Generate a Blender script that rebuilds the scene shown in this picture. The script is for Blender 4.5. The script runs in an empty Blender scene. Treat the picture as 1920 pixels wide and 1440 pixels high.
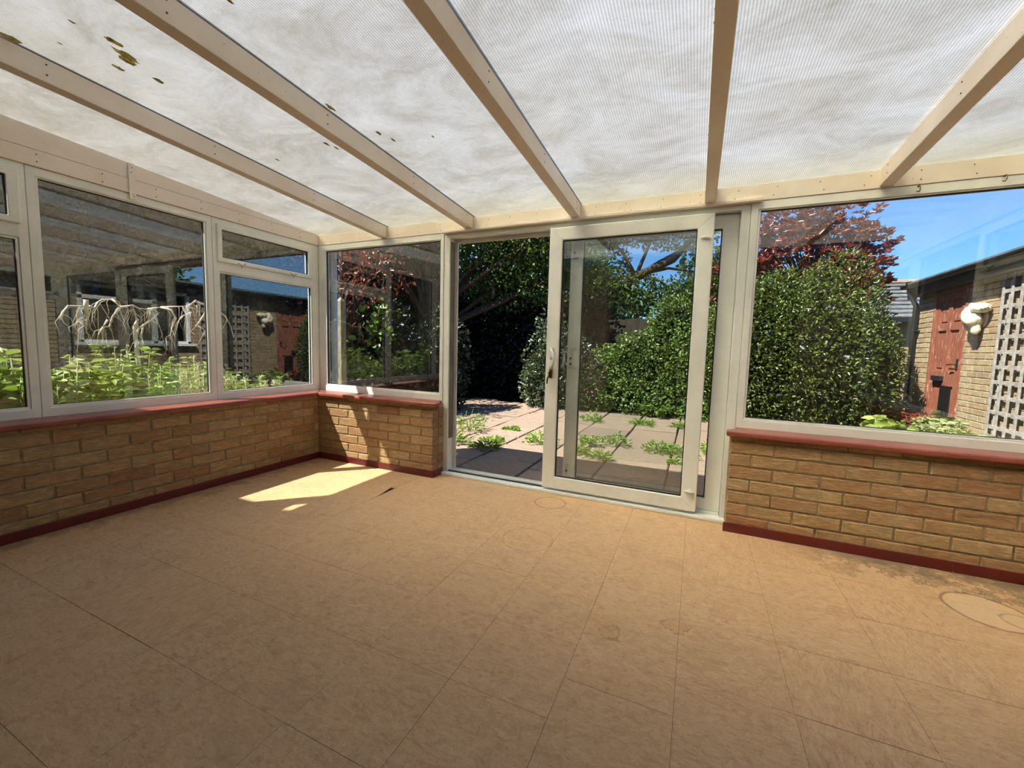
import bpy, bmesh, math, random
import numpy as np
from mathutils import Vector, Matrix
random.seed(7); RNG = np.random.default_rng(7)
S = bpy.context.scene
COL = S.collection

def lin(c):
    return tuple(((v/255.0)/12.92 if v/255.0 <= 0.04045 else ((v/255.0+0.055)/1.055)**2.4) for v in c[:3]) + (1.0,)

# ------------------------------------------------------------------ camera, world, sun, exposure
cam_d = bpy.data.cameras.new('camera'); cam = bpy.data.objects.new('camera', cam_d); COL.objects.link(cam)
cam_d.sensor_fit = 'HORIZONTAL'; cam_d.sensor_width = 36.0; cam_d.lens = 14.587261
cam_d.clip_start = 0.02; cam_d.clip_end = 400
cam.matrix_world = Matrix(((0.913035, -0.060064, 0.403434, 3.30645), (0.407013, 0.069668, -0.910762, -2.891581),
                           (0.026597, 0.99576, 0.088056, 1.068855), (0, 0, 0, 1)))
S.camera = cam
SUN_TRAVEL = Vector((0.555, 0.53, -1.0))
w = bpy.data.worlds.new('garden_sky'); S.world = w; w.use_nodes = True
nt = w.node_tree; nt.nodes.clear()
sky = nt.nodes.new('ShaderNodeTexSky'); sky.sky_type = 'NISHITA'; sky.sun_disc = False
sky.sun_elevation = math.radians(52.5); sky.sun_rotation = math.atan2(-SUN_TRAVEL.x, -SUN_TRAVEL.y)
sky.air_density = 1.0; sky.dust_density = 0.1; sky.ozone_density = 5.0
bg = nt.nodes.new('ShaderNodeBackground'); bg.inputs['Strength'].default_value = 0.10
wo = nt.nodes.new('ShaderNodeOutputWorld')
tint = nt.nodes.new('ShaderNodeMix'); tint.data_type = 'RGBA'; tint.blend_type = 'MULTIPLY'; tint.inputs[0].default_value = 1.0
tint.inputs[7].default_value = (0.62, 0.86, 1.12, 1)
nt.links.new(sky.outputs[0], tint.inputs[6]); nt.links.new(tint.outputs[2], bg.inputs[0]); nt.links.new(bg.outputs[0], wo.inputs[0])
sun_d = bpy.data.lights.new('sun', 'SUN'); sun_d.energy = 7.5; sun_d.angle = math.radians(0.55); sun_d.color = (1.0, 0.95, 0.87)
sun = bpy.data.objects.new('sun', sun_d); COL.objects.link(sun)
sun.rotation_euler = SUN_TRAVEL.to_track_quat('-Z', 'Y').to_euler(); sun.location = (-4, -4, 9)
S.view_settings.view_transform = 'Standard'; S.view_settings.look = 'None'
S.view_settings.exposure = 1.18; S.view_settings.gamma = 1.0; S.view_settings.use_curve_mapping = False

# ------------------------------------------------------------------ materials
class NT:
    def __init__(s, name):
        s.m = bpy.data.materials.new(name); s.m.use_nodes = True
        s.t = s.m.node_tree; s.t.nodes.clear(); s.out = s.n('ShaderNodeOutputMaterial')
    def n(s, t, **kw):
        x = s.t.nodes.new(t)
        for k, v in kw.items(): setattr(x, k, v)
        return x
    def l(s, a, b): s.t.links.new(a, b)
    def setv(s, sock, v):
        if hasattr(v, 'links') or isinstance(v, bpy.types.NodeSocket): s.l(v, sock)
        else: sock.default_value = v
    def math(s, op, a, b=None, clamp=False):
        x = s.n('ShaderNodeMath', operation=op); x.use_clamp = clamp
        s.setv(x.inputs[0], a)
        if b is not None: s.setv(x.inputs[1], b)
        return x.outputs[0]
    def noise(s, vec, scale, detail=4, rough=0.6, dist=0.0):
        x = s.n('ShaderNodeTexNoise'); x.inputs['Scale'].default_value = scale; x.inputs['Detail'].default_value = detail
        x.inputs['Roughness'].default_value = rough; x.inputs['Distortion'].default_value = dist
        if vec is not None: s.l(vec, x.inputs['Vector'])
        return x.outputs['Fac']
    def mapv(s, vec, scale=(1, 1, 1), loc=(0, 0, 0), rot=(0, 0, 0)):
        x = s.n('ShaderNodeMapping'); x.inputs['Scale'].default_value = scale; x.inputs['Location'].default_value = loc
        x.inputs['Rotation'].default_value = rot; s.l(vec, x.inputs['Vector']); return x.outputs[0]
    def ramp(s, fac, stops):
        x = s.n('ShaderNodeValToRGB'); e = x.color_ramp.elements
        while len(e) < len(stops): e.new(0.5)
        for i, (p, c) in enumerate(stops): e[i].position = p; e[i].color = lin(c) if max(c) > 1 else (*c[:3], 1)
        s.l(fac, x.inputs[0]); return x.outputs[0]
    def mix(s, fac, a, b, mode='MIX'):
        x = s.n('ShaderNodeMix', data_type='RGBA', blend_type=mode); s.setv(x.inputs[0], fac)
        s.setv(x.inputs[6], a); s.setv(x.inputs[7], b); return x.outputs[2]
    def sep(s, v):
        x = s.n('ShaderNodeSeparateXYZ'); s.l(v, x.inputs[0]); return x.outputs
    def comb(s, a, b, c):
        x = s.n('ShaderNodeCombineXYZ')
        for i, v in enumerate((a, b, c)): s.setv(x.inputs[i], v)
        return x.outputs[0]
    def princ(s, col, rough=0.5, bump=None, bs=0.3, bd=0.002, spec=0.5, metal=0.0, **kw):
        x = s.n('ShaderNodeBsdfPrincipled'); s.setv(x.inputs['Base Color'], col); s.setv(x.inputs['Roughness'], rough)
        x.inputs['Specular IOR Level'].default_value = spec; x.inputs['Metallic'].default_value = metal
        for k, v in kw.items(): x.inputs[k].default_value = v
        if bump is not None:
            b = s.n('ShaderNodeBump'); b.inputs['Strength'].default_value = bs; b.inputs['Distance'].default_value = bd
            s.l(bump, b.inputs['Height']); s.l(b.outputs[0], x.inputs['Normal'])
        return x.outputs[0]
    def end(s, sh): s.l(sh, s.out.inputs[0]); return s.m
    def pos(s): return s.n('ShaderNodeNewGeometry').outputs['Position']
    def objc(s): return s.n('ShaderNodeTexCoord').outputs['Object']
    def rnd(s): return s.n('ShaderNodeObjectInfo').outputs['Random']

def simple(name, c, rough=0.5, var=0.12, scale=8, bump=0.2, bd=0.002, spec=0.5, metal=0.0):
    t = NT(name); n = t.noise(t.pos(), scale)
    lo = [max(0, v*(1-var)) for v in c]; hi = [min(255, v*(1+var*0.6)) for v in c]
    col = t.ramp(n, [(0.3, lo), (0.7, hi)])
    return t.end(t.princ(col, rough, t.noise(t.pos(), scale*8), bump, bd, spec, metal))

def m_upvc(name='white_upvc', c=(236, 238, 228)):
    t = NT(name); P = t.pos(); n = t.noise(P, 2.5, 5)
    col = t.ramp(n, [(0.25, [v*0.90 for v in c]), (0.6, c)])
    speck = t.noise(P, 130, 2); sp = t.ramp(speck, [(0.69, (1, 1, 1)), (0.76, (0.6, 0.55, 0.42))])
    col = t.mix(0.35, col, t.mix(1.0, col, sp, 'MULTIPLY'))
    return t.end(t.princ(col, 0.32))
def m_timber(name='cream_painted_timber'):
    t = NT(name); P = t.pos(); n = t.noise(P, 3, 6); n2 = t.noise(t.mapv(P, (1, 1, 6)), 12, 4)
    col = t.ramp(n, [(0.25, (222, 206, 186)), (0.6, (234, 224, 210)), (0.8, (240, 236, 226))])
    col = t.mix(t.math('MULTIPLY', t.math('GREATER_THAN', t.noise(P, 60, 2), 0.72), 0.45), col, lin((150, 105, 60)))
    return t.end(t.princ(col, 0.5, n2, 0.15, 0.001))
def m_red(name, c1=(124, 42, 34), c2=(158, 66, 52), rough=0.33):
    t = NT(name); P = t.pos(); n = t.noise(P, 6, 5)
    col = t.ramp(n, [(0.3, c1), (0.7, c2)])
    chip = t.math('GREATER_THAN', t.noise(P, 45, 3), 0.735)
    col = t.mix(t.math('MULTIPLY', chip, 0.7), col, lin((215, 190, 180)))
    return t.end(t.princ(col, rough, t.noise(P, 25, 3), 0.12, 0.002))
def m_brick(name, pal, rough_bump=0.9):
    t = NT(name); O = t.objc(); R = t.rnd()
    off = t.comb(t.math('MULTIPLY', R, 37.0), t.math('MULTIPLY', R, 91.0), t.math('MULTIPLY', R, 53.0))
    v = t.n('ShaderNodeVectorMath', operation='ADD'); t.l(O, v.inputs[0]); t.l(off, v.inputs[1]); V = v.outputs[0]
    base = t.ramp(R, [(i/(len(pal)-1), c) for i, c in enumerate(pal)])
    combed = t.noise(t.mapv(V, (9, 9, 55)), 2.2, 5, 0.7, 0.6)
    blot = t.noise(V, 9, 4)
    col = t.mix(0.55, base, t.mix(1.0, base, t.ramp(combed, [(0.40, (0.46, 0.38, 0.28)), (0.53, (1.12, 1.10, 1.06))]), 'MULTIPLY'))
    col = t.mix(t.math('MULTIPLY', t.math('SUBTRACT', blot, 0.45, True), 1.6, True), col, lin((150, 98, 62)))
    return t.end(t.princ(col, 0.9, combed, rough_bump, 0.006, 0.2))
def m_mortar(name, c):
    t = NT(name); P = t.pos()
    col = t.ramp(t.noise(P, 30, 5), [(0.3, [v*0.72 for v in c]), (0.7, c)])
    return t.end(t.princ(col, 0.95, t.noise(P, 180, 3), 0.6, 0.003, 0.1))

def m_vinyl():
    t = NT('stone_effect_vinyl'); O = t.objc(); R = t.rnd(); P = t.pos()
    off = t.comb(t.math('MULTIPLY', R, 17.0), t.math('MULTIPLY', R, 71.0), 0.0)
    v = t.n('ShaderNodeVectorMath', operation='ADD'); t.l(O, v.inputs[0]); t.l(off, v.inputs[1]); V = v.outputs[0]
    g1 = t.noise(t.mapv(V, (3.6, 10, 1)), 3.0, 9, 0.72, 2.4)
    g2 = t.noise(t.mapv(V, (5, 16, 1)), 5, 8, 0.75, 1.8)
    big = t.noise(P, 0.9, 4); fine = t.noise(P, 160, 3, 0.7)
    col = t.ramp(g1, [(0.30, (188, 150, 108)), (0.44, (212, 174, 130)), (0.58, (222, 187, 143)), (0.74, (230, 200, 158))])
    vein = t.ramp(g2, [(0.37, (0.58, 0.48, 0.38)), (0.45, (1, 1, 1))])
    col = t.mix(0.6, col, t.mix(1.0, col, vein, 'MULTIPLY'))
    col = t.mix(t.math('MULTIPLY', t.math('SUBTRACT', big, 0.42, True), 1.1, True), col, lin((212, 176, 134)))
    dirt = t.math('MULTIPLY', t.math('SUBTRACT', t.noise(P, 3.4, 7, 0.72, 0.6), 0.54, True), 2.4, True)
    col = t.mix(t.math('MULTIPLY', dirt, 0.6), col, lin((142, 116, 84)))
    col = t.mix(0.22, col, t.mix(1.0, col, t.ramp(fine, [(0.3, (0.5, 0.45, 0.4)), (0.6, (1.15, 1.15, 1.1))]), 'MULTIPLY'))
    mot = t.noise(P, 22, 7, 0.8, 1.0)
    col = t.mix(t.math('MULTIPLY', t.math('SUBTRACT', mot, 0.5, True), 3.0, True), col, lin((164, 126, 88)))
    sp = t.math('GREATER_THAN', t.noise(P, 26, 2), 0.765)
    col = t.mix(t.math('MULTIPLY', sp, 0.6), col, lin((82, 60, 40)))
    X, Y, _ = t.sep(P)[:3]
    wob = t.math('MULTIPLY', t.math('SUBTRACT', t.noise(P, 9, 4), 0.5), 1.0)
    wob2 = t.math('SUBTRACT', t.noise(P, 27, 3), 0.5)
    def dist(cx, cy, sx=1.0, sy=1.0):
        a = t.math('DIVIDE', t.math('SUBTRACT', X, cx), sx); b = t.math('DIVIDE', t.math('SUBTRACT', Y, cy), sy)
        return t.math('SQRT', t.math('ADD', t.math('MULTIPLY', a, a), t.math('MULTIPLY', b, b)))
    # damp grey staining along the foot of the right-hand brick wall; darker brown band along the left wall
    def band(d, width, c, amt):
        nonlocal col
        m = t.math('MULTIPLY', t.math('SUBTRACT', t.math('ADD', width, t.math('MULTIPLY', wob, 0.55)), d), 9.0, True)
        col = t.mix(t.math('MULTIPLY', m, amt), col, lin(c))
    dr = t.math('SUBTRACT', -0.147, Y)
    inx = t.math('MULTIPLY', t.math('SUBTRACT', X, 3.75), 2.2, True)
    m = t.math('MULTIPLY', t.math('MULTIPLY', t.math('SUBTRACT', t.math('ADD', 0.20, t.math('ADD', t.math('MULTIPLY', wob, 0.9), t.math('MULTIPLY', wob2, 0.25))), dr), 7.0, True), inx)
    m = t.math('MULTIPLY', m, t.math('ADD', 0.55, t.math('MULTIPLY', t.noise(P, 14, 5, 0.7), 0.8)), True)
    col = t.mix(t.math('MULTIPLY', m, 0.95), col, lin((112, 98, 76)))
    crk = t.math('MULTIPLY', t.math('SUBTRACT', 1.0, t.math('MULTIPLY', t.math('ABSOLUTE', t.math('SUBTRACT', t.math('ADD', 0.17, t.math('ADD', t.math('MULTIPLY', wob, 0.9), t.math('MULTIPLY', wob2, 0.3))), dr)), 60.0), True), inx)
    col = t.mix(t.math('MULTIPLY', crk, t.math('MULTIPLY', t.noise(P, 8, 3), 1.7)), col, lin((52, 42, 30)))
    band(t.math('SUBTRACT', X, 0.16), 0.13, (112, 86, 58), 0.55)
    # plant-pot rings
    def ring(cx, cy, r, wd, c, amt, fill=None, edge=0.012):
        nonlocal col
        d = t.math('ADD', dist(cx, cy), t.math('MULTIPLY', wob, edge))
        if fill:
            col = t.mix(t.math('MULTIPLY', t.math('MULTIPLY', t.math('SUBTRACT', r, d), 120.0, True), 0.6), col, lin(fill))
        k = t.math('SUBTRACT', 1.0, t.math('DIVIDE', t.math('ABSOLUTE', t.math('SUBTRACT', d, r)), wd), True)
        k = t.math('MULTIPLY', k, t.math('ADD', 0.35, t.math('MULTIPLY', t.noise(P, 11, 3), 1.0)), True)
        col = t.mix(t.math('MULTIPLY', k, amt), col, lin(c))
    ring(4.505, -0.52, 0.14, 0.010, (70, 54, 36), 0.8, (216, 188, 150), 0.03)
    ring(4.59, -0.56, 0.06, 0.007, (80, 60, 40), 0.6, None, 0.05)
    ring(2.435, -0.215, 0.105, 0.008, (120, 84, 48), 0.8)
    ring(2.50, -0.80, 0.14, 0.006, (150, 112, 70), 0.5)
    # tea-coloured spill marks with darker rims
    for cx, cy, r, amt in ((3.07, -1.372, 0.042, 0.9), (3.295, -1.222, 0.046, 1.0), (3.475, -1.06, 0.045, 0.55), (3.907, -0.821, 0.045, 0.6), (2.78, -1.72, 0.03, 0.5), (3.0, -1.35, 0.085, 0.3)):
        d = t.math('ADD', dist(cx, cy, 1.0, 0.85), t.math('ADD', t.math('MULTIPLY', wob, r*2.6), t.math('MULTIPLY', wob2, r*1.6)))
        col = t.mix(t.math('MULTIPLY', t.math('MULTIPLY', t.math('SUBTRACT', r, d), 300.0, True), amt*0.2), col, lin((170, 118, 70)))
        k = t.math('SUBTRACT', 1.0, t.math('DIVIDE', t.math('ABSOLUTE', t.math('SUBTRACT', d, r)), 0.0035), True)
        col = t.mix(t.math('MULTIPLY', k, amt*0.7), col, lin((112, 76, 44)))
    return t.end(t.princ(col, 0.52, g2, 0.08, 0.001, 0.35))

def m_glass():
    t = NT('window_glass')
    g = t.n('ShaderNodeNewGeometry'); dt = t.n('ShaderNodeVectorMath', operation='DOT_PRODUCT')
    t.l(g.outputs['Incoming'], dt.inputs[0]); t.l(g.outputs['Normal'], dt.inputs[1])
    c = t.math('ABSOLUTE', dt.outputs['Value'])
    f = t.math('ADD', 0.10, t.math('MULTIPLY', t.math('POWER', t.math('SUBTRACT', 1.0, c, True), 4.0), 0.85))
    tr = t.n('ShaderNodeBsdfTransparent'); tr.inputs[0].default_value = (0.93, 0.955, 0.94, 1)
    gl = t.n('ShaderNodeBsdfGlossy'); gl.inputs['Roughness'].default_value = 0.0; gl.inputs[0].default_value = (1, 1, 1, 1)
    mx = t.n('ShaderNodeMixShader'); t.l(f, mx.inputs[0]); t.l(tr.outputs[0], mx.inputs[1]); t.l(gl.outputs[0], mx.inputs[2])
    # thin film of dust
    df = t.n('ShaderNodeBsdfDiffuse'); df.inputs[0].default_value = (0.7, 0.72, 0.68, 1)
    P = t.pos(); k = t.math('MULTIPLY', t.math('SUBTRACT', t.noise(P, 3, 5, 0.7), 0.42, True), 0.05)
    m2 = t.n('ShaderNodeMixShader'); t.l(k, m2.inputs[0]); t.l(mx.outputs[0], m2.inputs[1]); t.l(df.outputs[0], m2.inputs[2])
    return t.end(m2.outputs[0])

def m_poly():
    t = NT('twinwall_polycarbonate'); P = t.pos(); X, Y, Z = t.sep(P)[:3]
    fl = t.math('SINE', t.math('MULTIPLY', X, 2*math.pi/0.0105))
    fl = t.math('ADD', 0.5, t.math('MULTIPLY', fl, 0.5))
    grime = t.noise(P, 1.7, 6, 0.65, 0.5); sp = t.noise(P, 24, 5, 0.75, 0.4); alg = t.noise(t.mapv(P, (3, 12, 1)), 6, 4)
    col = t.ramp(grime, [(0.25, (232, 229, 218)), (0.5, (244, 242, 236)), (0.7, (250, 250, 248))])
    col = t.mix(t.math('MULTIPLY', t.math('SUBTRACT', sp, 0.5, True), 3.0, True), col, lin((236, 234, 222)))
    col = t.mix(t.math('MULTIPLY', t.math('SUBTRACT', alg, 0.5, True), 0.8, True), col, lin((190, 184, 160)))
    # yellow-green algae washed down to the eaves
    eave = t.math('SUBTRACT', 1.0, t.math('MULTIPLY', t.math('ABSOLUTE', t.math('ADD', Y, 0.02)), 2.8), True)
    col = t.mix(t.math('MULTIPLY', eave, t.math('MULTIPLY', alg, 0.7)), col, lin((238, 230, 190)))
    tl = t.n('ShaderNodeBsdfTranslucent'); t.l(col, tl.inputs[0])
    df = t.n('ShaderNodeBsdfDiffuse'); t.l(col, df.inputs[0])
    rf = t.n('ShaderNodeBsdfRefraction'); rf.inputs['IOR'].default_value = 1.3; rf.inputs['Roughness'].default_value = 0.62; t.l(col, rf.inputs[0])
    m1 = t.n('ShaderNodeMixShader'); m1.inputs[0].default_value = 0.3; t.l(tl.outputs[0], m1.inputs[1]); t.l(df.outputs[0], m1.inputs[2])
    m2 = t.n('ShaderNodeMixShader'); m2.inputs[0].default_value = 0.7; t.l(m1.outputs[0], m2.inputs[1]); t.l(rf.outputs[0], m2.inputs[2])
    gl = t.n('ShaderNodeBsdfGlossy'); gl.inputs['Roughness'].default_value = 0.25
    b = t.n('ShaderNodeBump'); b.inputs['Strength'].default_value = 0.3; b.inputs['Distance'].default_value = 0.002; t.l(fl, b.inputs['Height'])
    t.l(b.outputs[0], gl.inputs['Normal']); t.l(b.outputs[0], rf.inputs['Normal'])
    m3 = t.n('ShaderNodeMixShader'); m3.inputs[0].default_value = 0.04; t.l(m2.outputs[0], m3.inputs[1]); t.l(gl.outputs[0], m3.inputs[2])
    return t.end(m3.outputs[0])

def m_clear():
    t = NT('polycarbonate_lower_skin'); P = t.pos(); X, Y, Z = t.sep(P)[:3]
    fl = t.math('ADD', 0.5, t.math('MULTIPLY', t.math('SINE', t.math('MULTIPLY', X, 2*math.pi/0.0105)), 0.5))
    grime = t.noise(t.mapv(P, (1, 1.6, 1)), 2.4, 7, 0.7, 0.6); sp = t.noise(P, 34, 6, 0.8, 0.5)
    col = t.ramp(grime, [(0.30, (196, 190, 172)), (0.5, (228, 225, 214)), (0.68, (250, 248, 240))])
    col = t.mix(t.math('MULTIPLY', t.math('SUBTRACT', sp, 0.52, True), 2.0, True), col, lin((255, 253, 244)))
    col = t.mix(t.math('MULTIPLY', t.math('SUBTRACT', 0.44, sp, True), 2.5, True), col, lin((176, 166, 138)))
    eave = t.math('SUBTRACT', 1.0, t.math('MULTIPLY', t.math('ABSOLUTE', t.math('ADD', Y, 0.02)), 3.0), True)
    col = t.mix(t.math('MULTIPLY', eave, 0.35), col, lin((246, 238, 200)))
    col = t.mix(0.75, col, t.mix(1.0, col, t.ramp(fl, [(0.25, (0.66, 0.66, 0.67)), (0.7, (1, 1, 1))]), 'MULTIPLY'))
    a = t.n('ShaderNodeBsdfRefraction'); t.l(col, a.inputs[0]); a.inputs['IOR'].default_value = 1.3; a.inputs['Roughness'].default_value = 0.62
    tl = t.n('ShaderNodeBsdfTranslucent'); t.l(col, tl.inputs[0])
    d = t.n('ShaderNodeBsdfDiffuse'); t.l(col, d.inputs[0])
    m0 = t.n('ShaderNodeMixShader'); m0.inputs[0].default_value = 0.14; t.l(a.outputs[0], m0.inputs[1]); t.l(tl.outputs[0], m0.inputs[2])
    m1 = t.n('ShaderNodeMixShader'); m1.inputs[0].default_value = 0.06; t.l(m0.outputs[0], m1.inputs[1]); t.l(d.outputs[0], m1.inputs[2])
    g = t.n('ShaderNodeBsdfGlossy'); g.inputs['Roughness'].default_value = 0.2
    b = t.n('ShaderNodeBump'); b.inputs['Strength'].default_value = 0.25; b.inputs['Distance'].default_value = 0.002; t.l(fl, b.inputs['Height']); t.l(b.outputs[0], g.inputs['Normal'])
    m = t.n('ShaderNodeMixShader'); m.inputs[0].default_value = 0.05; t.l(m1.outputs[0], m.inputs[1]); t.l(g.outputs[0], m.inputs[2]); return t.end(m.outputs[0])
def m_mould():
    t = NT('olive_black_mould'); P = t.pos(); col = t.ramp(t.noise(P, 70, 4), [(0.3, (120, 108, 62)), (0.7, (206, 194, 140))])
    d = t.n('ShaderNodeBsdfDiffuse'); t.l(col, d.inputs[0]); x = t.n('ShaderNodeBsdfTranslucent'); t.l(col, x.inputs[0])
    m = t.n('ShaderNodeMixShader'); m.inputs[0].default_value = 0.6; t.l(d.outputs[0], m.inputs[1]); t.l(x.outputs[0], m.inputs[2]); return t.end(m.outputs[0])
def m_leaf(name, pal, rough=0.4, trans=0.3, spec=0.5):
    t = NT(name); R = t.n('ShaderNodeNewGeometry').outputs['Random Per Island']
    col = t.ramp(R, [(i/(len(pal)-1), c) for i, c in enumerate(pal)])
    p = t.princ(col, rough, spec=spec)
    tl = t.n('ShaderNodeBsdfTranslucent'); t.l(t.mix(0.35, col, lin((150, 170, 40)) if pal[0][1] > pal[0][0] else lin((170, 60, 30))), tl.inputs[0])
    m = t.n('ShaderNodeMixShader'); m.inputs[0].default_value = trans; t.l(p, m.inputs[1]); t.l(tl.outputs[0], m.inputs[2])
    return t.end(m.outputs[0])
def m_paving():
    t = NT('weathered_paving'); P = t.pos(); R = t.rnd(); O = t.objc()
    base = t.ramp(R, [(0, (214, 184, 160)), (0.3, (200, 180, 158)), (0.6, (220, 190, 166)), (0.85, (194, 172, 152)), (1, (224, 196, 170))])
    n = t.noise(t.mapv(P, (3, 14, 3)), 5, 6, 0.7, 0.5); n2 = t.noise(P, 60, 4, 0.7)
    col = t.mix(0.6, base, t.mix(1.0, base, t.ramp(n, [(0.3, (0.55, 0.5, 0.45)), (0.6, (1.1, 1.08, 1.05))]), 'MULTIPLY'))
    col = t.mix(0.35, col, t.mix(1.0, col, t.ramp(n2, [(0.35, (0.5, 0.5, 0.45)), (0.6, (1.1, 1.1, 1.1))]), 'MULTIPLY'))
    return t.end(t.princ(col, 0.92, n, 0.7, 0.01, 0.2))
def m_soil():
    t = NT('bare_soil'); P = t.pos()
    col = t.ramp(t.noise(P, 7, 8, 0.7), [(0.3, (30, 25, 18)), (0.55, (48, 42, 28)), (0.75, (54, 58, 32))])
    return t.end(t.princ(col, 0.95, t.noise(P, 40, 5), 0.9, 0.02, 0.1))
def m_door():
    t = NT('flaking_red_door_paint'); P = t.pos()
    n = t.noise(t.mapv(P, (6, 6, 1.4)), 4.5, 7, 0.7); n2 = t.noise(P, 5, 4)
    col = t.ramp(n2, [(0.3, (126, 72, 55)), (0.7, (148, 90, 70))])
    col = t.mix(t.math('MULTIPLY', t.math('SUBTRACT', n, 0.57, True), 14.0, True), col, lin((186, 156, 134)))
    return t.end(t.princ(col, 0.55, n, 0.4, 0.003))
def m_bark(name, a, b):
    t = NT(name); P = t.pos()
    col = t.ramp(t.noise(t.mapv(P, (1, 1, 0.25)), 28, 5, 0.7), [(0.35, a), (0.65, b)])
    return t.end(t.princ(col, 0.9, t.noise(t.mapv(P, (1, 1, 0.2)), 60, 4), 0.6, 0.006, 0.2))

M = dict(
    upvc=m_upvc(), upvc2=m_upvc('weathered_grey_upvc', (214, 214, 204)), timber=m_timber(), sill=m_red('red_gloss_sill_paint', (120, 58, 46), (146, 82, 66)),
    skirt=m_red('deep_red_skirting_paint', (78, 18, 15), (98, 26, 21), 0.4),
    brick=m_brick('buff_brick', [(222, 192, 142), (208, 174, 124), (228, 200, 150), (202, 162, 116), (222, 188, 138), (194, 144, 106), (226, 196, 144)]),
    brick2=m_brick('pale_buff_brick', [(222, 202, 164), (208, 186, 148), (230, 212, 174), (198, 174, 140), (226, 206, 166)], 0.7),
    mortar=m_mortar('sandy_mortar', (160, 140, 104)), mortar2=m_mortar('pale_mortar', (172, 152, 124)),
    vinyl=m_vinyl(), gap=simple('joint_dirt', (120, 92, 62), 0.9, 0.2, 20), glass=m_glass(), poly=m_poly(),
    jamb_grey=simple('grey_jamb_strip', (128, 122, 102), 0.9, 0.1), gasket=simple('black_rubber', (16, 17, 17), 0.5, 0.1), chrome=simple('worn_chrome', (190, 188, 180), 0.25, 0.05, metal=1.0),
    brass=simple('dull_brass', (150, 120, 70), 0.35, 0.1, metal=1.0), dark=simple('dark_metal', (40, 38, 36), 0.5, 0.1),
    mould=m_mould(), clear=m_clear(), paving=m_paving(), soil=m_soil(), door=m_door(),
    bark=m_bark('dark_bark', (52, 40, 30), (92, 76, 58)), palebark=m_bark('bleached_bark', (168, 150, 126), (216, 204, 184)),
    fascia=simple('dark_green_grey_fascia', (52, 56, 48), 0.5, 0.15), black=simple('black_plastic', (34, 36, 38), 0.4, 0.1),
    plaster=simple('white_plaster', (226, 214, 186), 0.85, 0.12, 14, 0.4, 0.01), trellis=simple('grey_weathered_wood', (158, 150, 142), 0.85, 0.2, 16, 0.5),
    slate=simple('grey_roof_tile', (96, 98, 100), 0.8, 0.25, 6, 0.5), ridge=simple('red_ridge_tile', (150, 120, 104), 0.8, 0.2),
    dpipe=simple('white_pipe', (222, 226, 228), 0.4, 0.06), post=m_bark('silvered_post', (110, 100, 78), (168, 156, 126)),
    stone=simple('pinkish_stone', (168, 128, 112), 0.9, 0.2, 12), room=simple('dark_room_paint', (60, 58, 54), 0.9), white=simple('white_paint', (232, 232, 226), 0.5, 0.05),
    green_hedge=m_leaf('bright_hedge_leaf', [(66, 90, 34), (92, 118, 46), (128, 148, 70), (78, 104, 42), (154, 168, 98)], 0.36, 0.25),
    laurel=m_leaf('olive_hedge_leaf', [(58, 70, 22), (80, 92, 30), (104, 116, 48), (66, 84, 34), (98, 114, 62)], 0.34, 0.22),
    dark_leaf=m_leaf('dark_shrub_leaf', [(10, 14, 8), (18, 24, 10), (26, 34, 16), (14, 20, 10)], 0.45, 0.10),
    tree_leaf=m_leaf('tree_leaf', [(52, 72, 26), (74, 92, 34), (98, 116, 44), (60, 84, 34)], 0.4, 0.35),
    red_leaf=m_leaf('red_photinia_leaf', [(98, 36, 34), (132, 50, 44), (150, 84, 66), (84, 42, 34), (112, 84, 50), (160, 66, 56)], 0.32, 0.25),
    lime=m_leaf('lime_leaf', [(104, 124, 48), (140, 156, 70), (172, 182, 100), (118, 136, 60)], 0.45, 0.35),
    weed=m_leaf('weed_leaf', [(86, 122, 36), (112, 148, 50), (140, 168, 70), (96, 128, 50)], 0.45, 0.35),
    silver=m_leaf('pale_silver_leaf', [(150, 160, 100), (178, 184, 126), (128, 144, 82), (196, 200, 150)], 0.5, 0.35),
    camellia=m_leaf('glossy_shrub_leaf', [(44, 58, 38), (70, 84, 60), (100, 112, 88)], 0.2, 0.15),
    purple=m_leaf('purple_petal', [(168, 70, 150), (190, 96, 170), (150, 60, 130)], 0.5, 0.3),
    fence=simple('dark_fence_boards', (58, 48, 36), 0.85, 0.25, 10, 0.5),
)

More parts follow.
